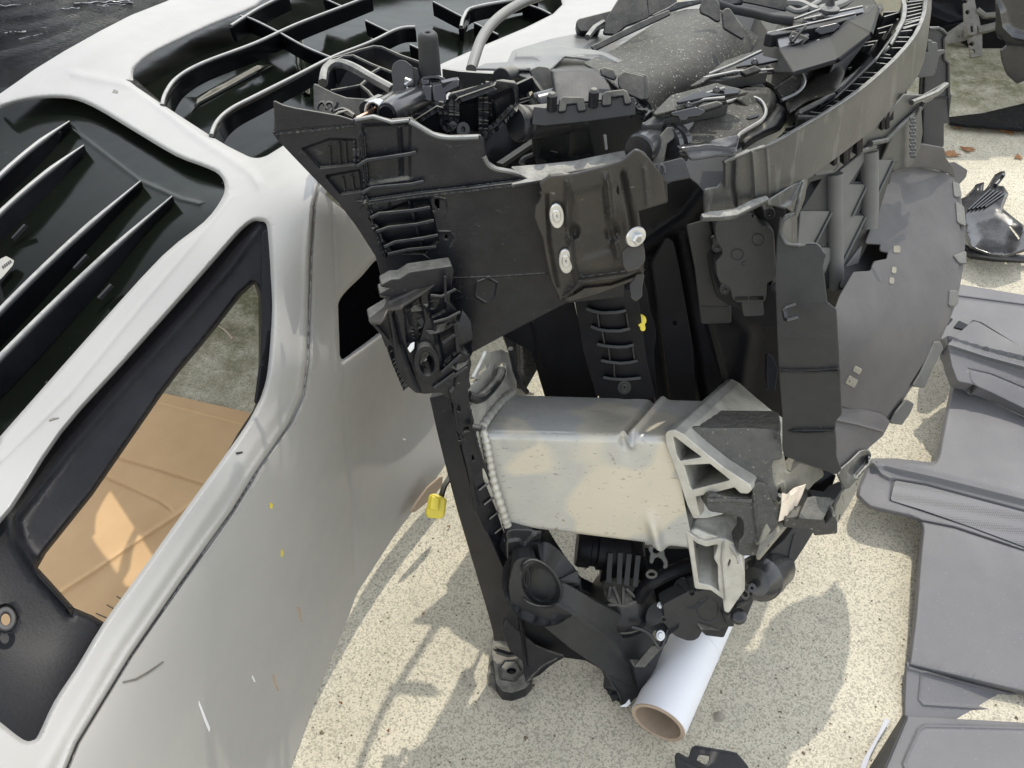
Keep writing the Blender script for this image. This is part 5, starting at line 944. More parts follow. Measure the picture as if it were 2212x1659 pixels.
C_('top_cap', lathe(P(*cv('T', '1575 85')[0], 1.17), P(*cv('T', '1575 85')[0], 1.17)+Vector((0, 0, 1)), [(0, .014), (.004, .013), (.008, .006), (.016, .004)]), 'beam')
C_('tray_back', sheet(cv('T', '720 120 1000 100 1500 60 1900 -30 1960 60 1900 260 1640 460 1300 560 1000 560 640 690 200 900 150 950 560 640 900 330'), surf((1500, 250, 1.12), (1700, 120, 1.26), (1860, 20, 1.34)), r=4, th=.004), 'dark', bev=0)
# upper left clip carrier on the shroud
C_('clip_arm', [sheet(cv('U', '1460 210 1480 120 1560 -10 1720 -20 1740 110 1600 160 1530 215'), con(1.19), r=3, th=.006), sheet(cv('U', '1288 140 1300 125 1400 100 1560 60 1560 110 1440 150 1420 195 1310 195 1292 175'), con(1.2), r=3, th=.02)], 'plastic')
C_('clip_pin', tube([P(*cv('U', '1352 240')[0], 1.16), P(*cv('U', '1400 180')[0], 1.18), P(*cv('U', '1455 145')[0], 1.2)], .004, 8), 'beam', bev=0)
C_('upper_post', sheet(cv('U', '1740 -30 1920 -30 1920 60 1780 80 1750 100'), con(1.3), r=2, th=.02), 'plastic')
C_('edge_seam', [sheet(cv('U', '1400 320 1560 240 1880 90 1870 70 1700 140 1380 300'), con(1.14), r=1, th=.003)], 'plastic')
# ---- grille fins between the beam and the shield
GR = surf((1720, 400, 1.18), (1930, 300, 1.30), (1850, 640, 1.34))
grl = C_('lower_grille', sheet(cv('30', '240 1150 420 1110 640 960 800 860 880 800 960 1000 800 1120 740 1400 640 1600 560 1780 470 2000 430 2030 330 1900 300 1600 190 1590 180 1450'), off(GR, .05), r=3, th=.003), 'dark', bev=0)
GH = ['1095 1045 1175 1022 1050 1215 1045 1150', '1345 1052 1395 955 1400 1052', '1375 1235 1425 1095 1440 1235', '1280 1385 1335 1275 1350 1275', '1246 1215 1275 1150 1290 1120 1300 1200', '1185 1415 1225 1320 1228 1415', '1192 1550 1232 1455 1236 1550', '1275 1540 1325 1430 1345 1430', '1525 912 1560 840 1580 912']
C_('grille_lattice', sheet(cv('Q', '1020 1310 1085 1020 1110 1010 1270 985 1390 890 1440 830 1600 780 1600 930 1580 940 1490 1230 1430 1400 1370 1520 1260 1659 1190 1659 1165 1500 1120 1420 1025 1410'), GR, [cv('Q', h) for h in GH], r=2, step=None, th=.02), 'matte', parent=grl)  # black base stands in for shade between the lit slats
for s in ('1045 1222 1222 1222 1120 1420 1028 1415', '1250 1066 1426 1068 1342 1245 1255 1245', '1250 1248 1418 1248 1262 1565 1250 1500', '1150 1432 1236 1434 1182 1570 1168 1520', '1440 926 1580 926 1432 1238 1436 1100', '1268 990 1390 893 1438 884 1405 930 1285 1110 1262 1060', '1395 1420 1375 1510 1262 1655 1262 1600'):
    C_('grille_slat', sheet(cv('Q', s), off(GR, -.006), r=1, th=.004), 'slatlit', parent=grl)
for s in ('1120 1420 1222 1222', '1342 1245 1426 1068', '1262 1565 1418 1248', '1432 1238 1580 926'):
    C_('slat_edge', fin(cv('Q', s), off(GR, -.006), .006, .003), 'slatlit', parent=grl)
for s, r_ in (('1232 1000 1240 1659', .012), ('1432 870 1436 1190 1428 1310', .013)):
    C_('mullion', tube([P(*p, float(GR(*p))-.004) for p in cv('Q', s)], r_, 14), 'slatlit', parent=grl, bev=0, smooth=80)
C_('grille_top', sheet(cv('30', '250 1150 330 1095 640 860 800 720 890 620 1010 625 1130 560 1155 543 1162 560 1060 650 1000 670 985 700 870 800 790 885 690 900 560 1010 430 1120 330 1140'), surf((1760, 370, 1.13), (1920, 250, 1.21), (2030, 190, 1.30)), r=2, step=14, th=.004,
    ridges=[(cv('30', '665 925 770 905 850 820 985 700 1010 650'), 3, .008), (cv('30', '560 985 600 990 690 955'), 2.5, .008), (cv('30', '310 1135 430 1115 460 1080'), 2.5, .006)]), 'grille', parent=grl, bev=0, smooth=50)
for s in ('665 930 770 908 860 815 990 700 1012 660', '560 975 600 985 692 950', '930 665 1020 630 1090 600 1158 548'):
    C_('grille_lip', tube([P(x, y, float(surf((1760, 370, 1.12), (1920, 250, 1.20), (2030, 190, 1.29))(x, y))-.006) for x, y in cv('30', s)], .0035, 8), 'beam', parent=grl, bev=0)
# column of the grille with honeycomb patch
C_('grille_column', sheet(cv('30', '790 930 830 860 960 760 990 700 1000 860 985 960 940 1060 905 1085 810 1105 815 1040 740 1040'), surf((1920, 300, 1.26), (1985, 250, 1.27), (1930, 365, 1.33)), r=3, step=12, th=.004, ridges=[(cv('30', '900 800 890 1080'), 8, .008)]), 'grille', parent=grl, bev=0, smooth=60)
for r_ in range(12):
    for c_ in range(2):
        x, y = cv('30', '%d %d' % (928+c_*17+(r_ % 2)*8, 770+r_*22))[0]
        C_('honeycomb_cell', sheet(circ(x, y, 2.4, 3, 6), con(1.235), r=0, th=.002), 'beam', parent=grl, bev=0)
# ---- grey shield in front
SS = surf((1815, 930, 1.25), (1830, 700, 1.20), (1920, 370, 1.38), (2050, 390, 1.46), (2085, 560, 1.40), (2040, 720, 1.34), (1920, 900, 1.30), (1830, 880, 1.24), (1960, 600, 1.31), (1880, 560, 1.29))
shield = C_('shield', sheet(sm2([(1925, 369), (1950, 361), (1985, 359), (2015, 363), (2040, 372), (2054, 384)])+sm2([(2056, 395), (2066, 430), (2072, 480), (2073, 530), (2070, 585), (2060, 640), (2045, 690), (2028, 728), (2000, 775), (1960, 838), (1912, 904)])+[(1880, 896), (1850, 885), (1819, 876), (1800, 880), (1796, 700), (1806, 668), (1816, 640), (1846, 588), (1882, 586), (1889, 565), (1918, 560), (1921, 544), (1902, 540), (1904, 526), (1871, 524), (1893, 462), (1910, 412)], SS,
    [circ(1931+1, 582, 3.5, 6, 8), circ(1926, 606, 3.5, 6, 8), circ(1853, 801, 7, 6, 10), quad(1841, 826, 20, 17, -.5), quad(1938, 538, 9, 12)] if False else [], r=4, step=18, th=.003, ridges=[([(1926, 369), (1985, 360), (2040, 373)], 3, .004)]), 'shield', label='curved grey plastic shield with tabs on its outer edge', bev=0, smooth=60)
C_('cutout_dark_sheet', sheet([(1840, 500), (1960, 500), (1960, 620), (1860, 640), (1815, 620)], off(SS, .05), r=2, th=.003), 'dark', parent=shield, bev=0)  # dark sheet added so the cut-out reads as deep shade
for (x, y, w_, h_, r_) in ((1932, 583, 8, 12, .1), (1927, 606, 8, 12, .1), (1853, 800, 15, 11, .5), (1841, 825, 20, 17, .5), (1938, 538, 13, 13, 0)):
    C_('sun_patch_pad', sheet(quad(x, y, w_, h_, r_), off(SS, -.002), r=2, th=.002), 'foamdust', parent=shield, bev=0)  # pale squares standing in for sun falling through slots
C_('shield_flange', sheet(sm2([(2054, 380), (2068, 400), (2078, 440), (2084, 490), (2083, 550), (2076, 605), (2064, 655), (2046, 702), (2022, 752), (1990, 802), (1955, 858), (1922, 908)])+[(1912, 906)]+sm2([(1958, 838), (2000, 772), (2028, 725), (2043, 690), (2058, 640), (2068, 580), (2070, 530), (2069, 480), (2062, 430), (2052, 392)]), off(SS, .008), r=2, step=18, th=.003), 'shield', parent=shield, bev=0)
for s in ('20 1175 60 1180 70 1270 20 1270', ):
    pass
TB = [cv('30', '1205 1180 1240 1190 1255 1270 1215 1272'), cv('30', '1225 1310 1270 1340 1282 1460 1235 1440'), cv('31', '1210 0 1285 -30 1283 45 1240 40'), cv('31', '1185 225 1232 228 1235 300 1215 322 1178 320'),
      cv('31', '1085 560 1120 562 1135 600 1070 720 1015 850 945 842 990 770'), cv('31', '900 935 945 962 920 1020 870 1090 800 1080 830 1020')]
for t_ in TB: C_('edge_tab', sheet(t_, off(SS, -.004), r=3, th=.004), 'grille', parent=shield, bev=.0015)  # lighter plastic than the shield puts sunlight into the tab colour
C_('shield_nose', sheet([(1819, 876), (1850, 882), (1905, 896), (1916, 905), (1922, 912), (1913, 930), (1906, 942), (1882, 962), (1872, 972), (1870, 975), (1855, 975), (1840, 990), (1812, 1016), (1806, 1005), (1803, 980), (1803, 908), (1812, 898)], surf((1815, 890, 1.235), (1915, 905, 1.29), (1815, 1010, 1.225), (1870, 970, 1.27), (1850, 930, 1.25)), r=3, step=12, th=.003, ridges=[([(1806, 908), (1850, 917), (1905, 932)], 2.5, .005)]), 'shield', parent=shield, bev=0, smooth=60)
C_('nose_channel', sheet(cv('31', '475 1385 540 1330 600 1270 625 1263 660 1265 665 1310 620 1400 580 1440 530 1500 500 1505 460 1420'), surf((1815, 1020, 1.215), (1870, 975, 1.26), (1825, 1050, 1.225)), r=3, step=9, th=.003, dents=[(cv('31', '520 1400 600 1310 645 1290 640 1340 560 1430'), 5, .016)]), 'beam', parent=shield, bev=0, smooth=60)
C_('shield_corner', sheet(cv('30', '905 1085 985 960 1000 940 1140 965 1150 1030 1165 1050 1200 1090 1215 1150 1180 1125 1100 1095 1000 1080'), surf((1965, 360, 1.38), (1990, 318, 1.36), (2050, 370, 1.46)), r=4, step=12, th=.004), 'shield', bev=0, smooth=70)
# dark upright guide behind the beam end
UG = surf((2010, 100, 1.36), (2070, 100, 1.38), (2010, 320, 1.44))
ug = C_('end_guide', sheet(cv('R', '1085 750 1140 400 1150 290 1250 287 1290 305 1330 350 1305 390 1310 600 1350 640 1352 1240 1300 1250 1300 1480 1240 1540 1080 1500 1060 1250 1070 1000'), UG, r=3, step=18, th=.004, ridges=[(cv('R', '1090 1000 1350 985'), 2, .004), (cv('R', '1085 780 1065 1450'), 4, -.006)]), 'matte', bev=0, smooth=50)
C_('guide_edge', tube([P(x, y, float(UG(x, y))-.002) for x, y in cv('R', '1150 290 1250 287 1290 305 1330 350 1305 390 1310 600 1350 640 1352 980')], .0025, 6), 'beam', parent=ug, bev=0)
for s in ('1145 440 1232 440 1238 520 1150 530', '1120 540 1310 515 1312 530 1255 560 1225 680 1230 700 1150 690 1075 700 1100 620', '1035 760 1080 700 1200 705 1218 740 1190 765 1060 780', '1150 415 1185 420 1180 435 1150 432'):
    C_('guide_clip', sheet(cv('R', s), off(UG, -.025), r=3, th=.006), 'grille', parent=ug, bev=.0015)
C_('guide_horn', sheet(cv('R', '920 975 1060 975 1150 970 1230 930 1300 870 1325 850 1340 862 1300 930 1240 975 1110 1020 1080 1100 1000 1190 860 1270 760 1370 720 1420 680 1440 570 1460 565 1440 690 1415 840 1270 850 1190 940 1150 1050 1040 990 1050'), surf((1960, 210, 1.26), (2040, 185, 1.32), (1900, 300, 1.24)), r=3, step=10, th=.004, curl=(5, .006)), 'grille', parent=ug, bev=0, smooth=60)

# ---- pump, pipes and mounts below the crash box
pump = C_('pump_body', sheet(cv('B', '360 560 395 380 430 270 560 255 700 275 800 300 830 450 800 560 740 600 700 605'), surf((1300, 1200, 1.40), (1390, 1200, 1.395), (1330, 1270, 1.43)), r=3, step=12, th=.06), 'dark', bev=0)
for s in ('460 262 440 560', '560 258 545 575', '650 270 620 590', '740 285 710 600'):
    C_('rib', fin(cv('B', s), con(1.395), .012, .008), 'matte', parent=pump)
C_('pump_base', lathe(P(*cv('B', '580 720')[0], 1.43), P(*cv('B', '580 720')[0], 1.43)+Vector((.05, .1, -1)), [(-.03, .03), (-.01, .05), (0, .052), (.008, .052), (.009, .047), (.016, .047), (.017, .051), (.03, .051), (.05, .04)]), 'plastic', parent=pump)
for s in ('460 600 440 720', '490 600 560 780 430 790', '620 620 740 740 620 790', '590 600 590 780'):
    C_('vane', fin(cv('B', s), con(1.40), .010, .005), 'plastic', parent=pump)
C_('pipe_stub', lathe(P(*cv('B', '120 200')[0], 1.42), P(*cv('B', '420 235')[0], 1.42), [(0, .02), (0, .028), (.004, .030), (.02, .030), (.022, .027), (.03, .027), (.032, .031), (.08, .03)]), 'dark', parent=pump)
C_('clamp', [sheet(cv('B', '850 200 870 190 970 195 990 230 1000 290 1030 350 1030 400 1010 412 1000 405 1012 370 985 320 940 292 900 310 882 360 866 358 868 300 878 270 860 240'), con(1.36), [circ(*cv('B', '922 238')[0], 9.5, 9, 16)], r=3, th=.006)], 'grille', label='grey ring clamp', parent=pump)
C_('port_ring', ring(*cv('B', '876 482')[0], 11.5, 8, con(1.36), 3, .01), 'plastic', parent=pump)
C_('hose_arc', tube(smooth3([P(*cv('B', s)[0], q) for s, q in (('740 720', 1.40), ('820 600', 1.385), ('920 530', 1.375), ('1100 440', 1.375), ('1260 380', 1.38))]), .011, 10), 'dark', bev=0)
C_('rear_block', sheet(cv('B', '780 220 1250 230 1310 600 1260 640 1040 770 1000 1000 820 1000 760 900 840 700 780 500'), con(1.44), r=3, th=.03), 'dark')
C_('rear_rail', sheet(cv('B', '1040 700 1080 620 1290 520 1330 600 1440 625 1200 680 1040 760'), con(1.40), r=2, th=.01), 'matte')
C_('side_strip', sheet(cv('B', '800 1020 900 830 940 790 1010 780 1010 880 930 1010 860 1080'), con(1.395), r=2, th=.006), 'matte')
for s, w__ in (('965 800', 6), ('965 1095', 8)):
    C_('screw', [ring(*cv('B', s)[0], w__, w__*1.3, con(1.378), 2.5, .008), ring(*cv('B', s)[0], w__*.45, w__*.6, con(1.376), 1.5, .008)], 'steel', bev=0)
cap = C_('round_cap', sheet(cv('B', '1000 790 1120 725 1240 665 1260 645 1300 650 1310 665 1440 635 1510 660 1590 730 1610 860 1655 885 1640 990 1560 1050 1450 1062 1380 1045 1345 1115 1300 1140 1240 1142 1130 1100 1060 1040 1020 975 975 935 975 915 1015 905'), surf((1440, 1310, 1.36), (1560, 1290, 1.37), (1490, 1380, 1.405)), r=4, step=14, th=.025,
    ridges=[(circ(*cv('B', '1440 830')[0], 24, 26, 24)+[circ(*cv('B', '1440 830')[0], 24, 26, 24)[0]], 2, -.002), (cv('B', '1070 840 1110 810 1160 835'), 1.5, .001), (cv('B', '1310 910 1370 950'), 1.5, .001)], dents=[(circ(*cv('B', '1280 662')[0], 5, 5, 10), 2, .006), (circ(*cv('B', '995 930')[0], 3.5, 3, 10), 2, .006)]), 'matte', label='flat black motor cap with a round boss', bev=0, smooth=45)
C_('cap_bracket', sheet(cv('B', '1600 880 1640 840 1740 750 1830 690 1880 740 1830 880 1760 860 1720 900 1700 1000 1650 1000 1600 1110 1430 1090 1380 1040 1560 1050 1640 990'), surf((1570, 1320, 1.375), (1610, 1300, 1.38), (1550, 1370, 1.41)), r=3, step=12, th=.02, ridges=[(cv('B', '1640 900 1740 800 1820 760'), 4, .008)]), 'plastic', bev=0)
C_('cap_bolt', [lathe(P(*cv('B', '1750 900')[0], 1.36), P(*cv('B', '1750 905')[0], 1.30), [(0, .012), (.006, .012), (.009, .009), (.011, .005)])], 'satin')
pc = P(*cv('B', '1935 540')[0], 1.36); pd = (P(*cv('B', '2200 330')[0], 1.48)-pc).normalized()
can = C_('damper_can', lathe(pc, pc+pd, [(-.012, .012), (-.010, .022), (0, .030), (.012, .033), (.014, .035), (.04, .035), (.042, .033), (.09, .033)]), 'satin')
C_('damper_hole', ring(*cv('B', '1885 615')[0], 8, 8, con(1.335), 3, .01), 'satin', parent=can, bev=0)
C_('damper_eye', ring(*cv('B', '1815 680')[0], 9, 12, con(1.35), 3, .01, rot=-.5), 'plastic', parent=can, bev=0)
C_('tail_arm', sheet(cv('A', '700 1440 760 1380 860 1290 940 1180 1060 1190 1105 1215 1060 1290 1010 1370 910 1520 770 1610 740 1560'), surf((1680, 1190, 1.40), (1750, 1150, 1.42), (1700, 1230, 1.42)), r=2, step=14, th=.04, ridges=[(cv('A', '940 1250 900 1410 905 1500'), 3, .004)]), 'matte', bev=0)
C_('under_dark', sheet(cv('A', '600 1500 700 1380 830 1200 1060 1170 940 1260 820 1400 700 1560'), con(1.46), r=2, th=.03), 'gloss', bev=0)
C_('mount_block', sheet(cv('B', '1750 900 1880 730 1910 700 1830 890 1800 890'), con(1.43), r=2, th=.02), 'matte', bev=0)

# ---------------- mailing tube ----------------
mt = thing('mailing_tube', 'white paper-covered cardboard mailing tube lying open-ended on the concrete under the carrier', 'tube', G(1421, 1600))
Ta = G(1421, 1562, .044); Tb = G(1528, 1330, .044); Td = (Tb-Ta).normalized(); Tn = (Tb-Ta).length+.25
obj('paper_wrap', lathe(Ta+Td*.002, Tb, [(0, .0405), (0, .0440), (Tn-.01, .0440), (Tn-.01, .0405)], 64, True), MT['tubewhite'], mt, bev=0)
obj('board_core', lathe(Ta, Tb, [(.002, .0434), (0, .043), (0, .037), (.002, .0365), (Tn, .0365), (Tn, .0434), (.002, .0434)], 64, True), MT['kraft'], mt, bev=0)
for z, r0, a0, a1 in ((.145, .0442, -.2, 2.2),):
    s_, u_ = frame(Td); pts = [Ta+Td*(z+.012*k/24)+(s_*math.cos(a0+(a1-a0)*k/24)+u_*math.sin(a0+(a1-a0)*k/24))*r0 for k in range(25)]
    obj('wrap_seam', tube(pts, .0007, 6), MT['tubewhite'], mt, bev=0)

# ---------------- yellow connector on its cable ----------------
yc = thing('connector', 'yellow cable connector hanging beside the grey bumper edge', 'connector', P(945, 1120, 1.32))
obj('plug_body', [hexa([P(*p, 1.29) for p in [(927, 1068), (940, 1066), (966, 1078), (960, 1115), (952, 1121), (922, 1118), (919, 1108)]], [P(*p, 1.325) for p in [(927, 1068), (940, 1066), (966, 1078), (960, 1115), (952, 1121), (922, 1118), (919, 1108)]])], MT['yellow'], yc, bev=.003)
obj('latch_tab', [hexa([P(*p, 1.283) for p in [(932, 1070), (950, 1076), (946, 1104), (926, 1100)]], [P(*p, 1.30) for p in [(932, 1070), (950, 1076), (946, 1104), (926, 1100)]])], MT['yellow'], yc, bev=.002)
obj('cable', tube(smooth3([P(953, 1073, 1.305), P(960, 1050, 1.305), P(972, 1030, 1.31), P(985, 1000, 1.32)]), [.0042]*11+[.005]*5, 8), MT['plastic'], yc, bev=0)
wd = obj('bark_scrap', sheet(cv('11', '1010 1659 1060 1580 1120 1500 1190 1440 1210 1435 1205 1490 1150 1560 1080 1620 1030 1659'), surf((900, 1090, 1.62), (955, 1035, 1.66), (905, 1060, 1.6)), r=0, step=8, th=.004, ridges=[(cv('11', '1030 1640 1190 1480'), 2, .004)]), MT['kraft'], bev=0)
tag(wd, 'torn brown cardboard scrap poking out behind the yellow connector', 'cardboard')
# ---------------- grey hose over the top ----------------
hs = obj('hose', tube(smooth3([P(x, y, d) for x, y, d in ((1018, 150, 1.12), (1027, 120, 1.14), (1040, 85, 1.17), (1060, 55, 1.2), (1090, 28, 1.24), (1130, 5, 1.28), (1175, -12, 1.33), (1240, -40, 1.4))], 6), .0068, 12), MT['hose'], bev=0)
tag(hs, 'grey rubber hose arching over the upper grille opening', 'hose')

# ---------------- charcoal trim panels on the right ----------------
tp = thing('trim_panel', 'large charcoal plastic trim panel with perforated speaker strip, lying at the right edge', 'trim panel', G(2050, 1350))
TP = surf((1860, 1080, 1.70), (2250, 1200, 1.62), (1970, 1440, 1.50), (2050, 850, 1.86), (2250, 950, 1.78), (2250, 1400, 1.52))
main = [(1849, 1073), (1851, 1055), (1866, 1020), (1876, 996), (1884, 990), (1936, 990), (1980, 995), (2008, 999), (2018, 997), (2024, 985), (2030, 950), (2042, 890), (2052, 843), (2059, 822), (2075, 820), (2120, 850), (2212, 893), (2300, 930), (2300, 1560), (2212, 1500), (1959, 1440), (1972, 1339), (1985, 1190), (1990, 1143), (1984, 1126), (1952, 1116), (1906, 1106), (1875, 1098)]
pan = obj('panel', sheet(main, TP, r=5, step=20, th=.012, curl=(9, .014), ridges=[([(1886, 1000), (1930, 1010), (2020, 1030), (2120, 1055), (2300, 1100)], 8, .012), ([(2080, 826), (2130, 856), (2212, 897), (2300, 935)], 2.5, -.006), ([(1960, 1120), (2060, 1140), (2212, 1190), (2300, 1220)], 2.5, -.006),
    ([(1886, 1000), (1905, 1022), (1925, 1032)], 6, .008)], dents=[([(1926, 1034), (2000, 1046), (2300, 1126), (2300, 1216), (2212, 1184), (2100, 1142), (1985, 1104), (1920, 1082)], 4, .006)]), MT['trim'], tp, bev=0, smooth=60)
mesh_m = bpy.data.materials.new('perforated_mesh'); mesh_m.use_nodes = True; t_ = mesh_m.node_tree; b_ = t_.nodes['Principled BSDF']; b_.inputs['Roughness'].default_value = .5
tc_ = t_.nodes.new('ShaderNodeTexCoord'); vo = t_.nodes.new('ShaderNodeTexVoronoi'); vo.inputs['Scale'].default_value = 300; vo.inputs['Randomness'].default_value = .12; t_.links.new(tc_.outputs['Object'], vo.inputs['Vector'])
cr = t_.nodes.new('ShaderNodeValToRGB'); cr.color_ramp.elements[0].position = .28; cr.color_ramp.elements[0].color = (.006, .006, .007, 1); cr.color_ramp.elements[1].position = .4; cr.color_ramp.elements[1].color = (.10, .10, .11, 1)
t_.links.new(vo.outputs['Distance'], cr.inputs[0]); t_.links.new(cr.outputs[0], b_.inputs['Base Color'])
MT['mesh'] = mesh_m
obj('speaker_mesh', sheet([(1934, 1038), (2000, 1050), (2300, 1130), (2300, 1210), (2212, 1180), (2100, 1138), (1990, 1100), (1924, 1080)], off(TP, .001), r=5, step=30, th=.002), MT['mesh'], tp, bev=0)
P2 = surf((1959, 1440, 1.505), (2250, 1510, 1.50), (1957, 1546, 1.46))
obj('fold_face', sheet([(1960, 1432), (2000, 1430), (2212, 1470), (2300, 1490), (2300, 1565), (2212, 1562), (1957, 1548)], P2, r=2, step=20, th=.008, ridges=[([(2260, 1548), (2140, 1532), (1995, 1522), (1985, 1510), (1990, 1455), (1997, 1450), (2080, 1475), (2180, 1500)], 3, .003), ([(1960, 1443), (2212, 1504)], 4, .004)]), MT['trim'], tp, bev=0, smooth=60)
P3 = surf((1957, 1546, 1.46), (2250, 1566, 1.46), (1900, 1700, 1.345))
obj('lower_face', sheet([(1957, 1548), (2300, 1566), (2300, 1800), (1850, 1800), (1905, 1668)], P3, r=2, step=22, th=.008, ridges=[([(2300, 1575), (2100, 1570), (1998, 1568), (1985, 1576), (1960, 1630), (1952, 1650), (1960, 1668)], 4, .004)]), MT['trim'], tp, bev=0, smooth=60)
obj('lower_side', sheet([(1957, 1546), (1950, 1545), (1925, 1552), (1912, 1580), (1895, 1610), (1870, 1680), (1850, 1760), (1870, 1760), (1906, 1664)], surf((1957, 1546, 1.455), (1915, 1570, 1.49), (1870, 1700, 1.36)), r=2, th=.004), MT['matte'], tp)
ps = obj('paper_edge', sheet([(1912, 1552), (1922, 1556), (1895, 1600), (1880, 1630), (1868, 1664), (1850, 1720), (1845, 1700), (1866, 1640), (1898, 1585)], HZ(.012), r=1, th=.0015), mat('grey_white_paper', (.42, .42, .45), .7), bev=0)
tag(ps, 'sliver of white paper sticking out under the charcoal trim panel', 'paper')
wp = thing('trim_wedge', 'charcoal wedge-shaped trim cover with raised ridge, above the large panel', 'trim panel', G(2120, 820))
WS = surf((2049, 740, 1.86), (2103, 695, 1.90), (2250, 790, 1.82), (2212, 870, 1.80), (2070, 825, 1.82))
obj('cover', sheet([(2049, 745), (2075, 718), (2103, 694), (2115, 697), (2150, 718), (2212, 753), (2300, 800), (2300, 920), (2212, 880), (2140, 845), (2100, 828), (2070, 822), (2058, 790)], WS, r=4, step=16, th=.03, ridges=[([(2050, 744), (2090, 757), (2130, 770), (2212, 792), (2300, 815)], 6, .014), ([(2095, 800), (2100, 822), (2120, 840)], 2, .002), ([(2092, 797), (2140, 808), (2212, 838)], 1.5, -.003)]), MT['trim'], wp, bev=0, smooth=60)
obj('side_face', sheet([(2045, 744), (2052, 740), (2060, 790), (2072, 822), (2058, 820), (2045, 790), (2036, 762)], surf((2045, 745, 1.88), (2070, 820, 1.85), (2045, 800, 1.90)), r=2, th=.01), MT['matte'], wp)
up = thing('flat_trim_board', 'flat charcoal trim board with pale front edge, topmost of the panels at the right', 'trim panel', G(2140, 680))
US = surf((2066, 620, 2.03), (2250, 650, 2.01), (2100, 720, 1.93))
obj('board', sheet([(2060, 612), (2120, 622), (2300, 652), (2300, 790), (2212, 752), (2120, 695), (2100, 690), (2080, 715), (2050, 735), (2030, 730), (2035, 680)], US, r=3, step=24, th=.02, ridges=[([(2060, 640), (2120, 648), (2300, 672)], 3, -.006)]), MT['trim'], up, bev=0)
obj('clip_edge', [sheet(cv('31', '1145 395 1195 405 1165 440 1150 430'), off(US, -.004), r=1, th=.01), sheet(cv('31', '1210 460 1240 420 1305 450 1260 472'), off(US, -.004), r=1, th=.01)], MT['gloss'], up)
# ---------------- black ribbed bracket lying on the concrete ----------------
bb = thing('ribbed_bracket', 'black ribbed plastic bracket lying on the sunny concrete right of the shield', 'bracket', G(2140, 540))
BBo = [(2067, 433), (2085, 425), (2102, 407), (2108, 398), (2126, 393), (2124, 413), (2132, 405), (2149, 377), (2162, 370), (2171, 369), (2172, 380), (2152, 400), (2168, 402), (2179, 418), (2172, 435), (2166, 450), (2190, 470), (2212, 487), (2225, 505), (2225, 540), (2170, 556), (2140, 553), (2095, 535), (2082, 500), (2078, 450)]
BS = HZ(.07)
obj('body', sheet(BBo, BS, [cv('30', '1555 1462 1575 1455 1640 1540 1625 1558'), circ(*cv('30', '1362 1222')[0], 3, 4, 10)], r=3, step=12, th=.004, curl=(6, .012), dents=[([(2095, 470), (2150, 455), (2200, 490), (2180, 540), (2110, 530)], 14, .012)]), MT['satin'], bb, bev=0, smooth=60)
for k in range(5):
    obj('rib', fin([(2092+k*9, 452-k*1.5), (2140+k*8, 408+k*2)], BS, .014, .004), MT['satin'], bb)
obj('pin', tube([G(2150, 400, .075), G(2163, 385, .085), G(2168, 376, .10)], [.006, .005, .005], 10), MT['satin'], bb)
obj('side_wing', sheet([(2045, 352), (2062, 350), (2089, 367), (2086, 380), (2068, 400), (2055, 400)], HZ(.12), r=2, th=.004), MT['matte'], bb)
tb3 = obj('plastic_rail', tube([G(2065, 530, .02), G(2100, 548, .02), G(2150, 556, .02), G(2250, 562, .02)], [.012, .014, .012, .01], 10, flat=1.0), MT['satin'], bev=0)
tag(tb3, 'thin black plastic rail under the ribbed bracket on the concrete', 'rail')
# ---------------- small clip bracket at the bottom edge ----------------
kb = thing('clip_bracket', 'small flat black plastic bracket with a rectangular hole at the bottom edge of the view', 'bracket', G(1520, 1650))
KS = surf((1460, 1630, 1.385), (1600, 1640, 1.375), (1500, 1720, 1.34))
obj('plate', sheet(cv('22', '1060 1580 1066 1562 1082 1560 1138 1592 1150 1590 1168 1532 1190 1520 1400 1556 1460 1570 1520 1640 1550 1700 1560 1800 1100 1800 1066 1640'), KS, [cv('22', '1205 1568 1222 1562 1280 1570 1286 1580 1285 1610 1270 1636 1250 1640 1190 1606')], r=3, step=16, th=.004, ridges=[(cv('22', '1066 1575 1150 1620 1240 1659'), 4, .006)]), MT['matte'], kb, bev=.0008, smooth=50)
obj('rim', tube([P(*p, float(KS(*p))) for p in cv('22', '1168 1532 1190 1520 1400 1556 1460 1570')], .002, 8), MT['matte'], kb, bev=0)
# ---------------- parts further back at the upper right ----------------
bk = thing('black_bumper', 'glossy black car bumper standing upright in the far right corner behind the other parts', 'bumper', G(2200, 190))
RB = VY(2.72)
obj('shell', sheet(cv('R', '1840 -900 1835 0 1828 300 1860 390 1925 410 1952 470 1890 520 1900 620 1950 760 2050 850 2400 700 2500 -900'), RB, r=4, step=24, th=.01, ridges=[(cv('R', '1870 100 1900 280 2000 380 2200 420'), 10, .02)]), MT['satin'], bk, bev=0, smooth=60)
lw = obj('rubber_seal', sheet(cv('R', '1352 1140 1420 1100 1560 1085 1750 1045 1900 960 2020 880 2200 780 2300 760 2300 1000 2118 1045 1900 1105 1650 1150 1360 1185'), surf((2050, 245, 3.0), (2212, 180, 3.05), (2212, 225, 2.95)), r=3, step=14, th=.02, ridges=[(cv('R', '1360 1165 1650 1130 1900 1090 2200 1020'), 5, .015), (cv('R', '1420 1110 1700 1075 1950 960 2118 850'), 5, -.01)]), MT['dark'], bev=0, smooth=60)
tag(lw, 'long dark rubber strip curving across the shaded ground at upper right', 'rubber strip')
sh2 = obj('black_sheet', sheet(cv('R', '1350 1190 1700 1150 2118 1050 2300 1020 2300 1330 2118 1305 1850 1285 1600 1275 1365 1240'), HZ(.02), r=3, step=16, th=.01, ridges=[(cv('R', '1360 1250 1800 1280 2118 1310'), 4, .01)]), MT['film'], bev=0)
tag(sh2, 'crinkled black plastic sheet lying on the concrete below the rubber strip', 'plastic sheet')
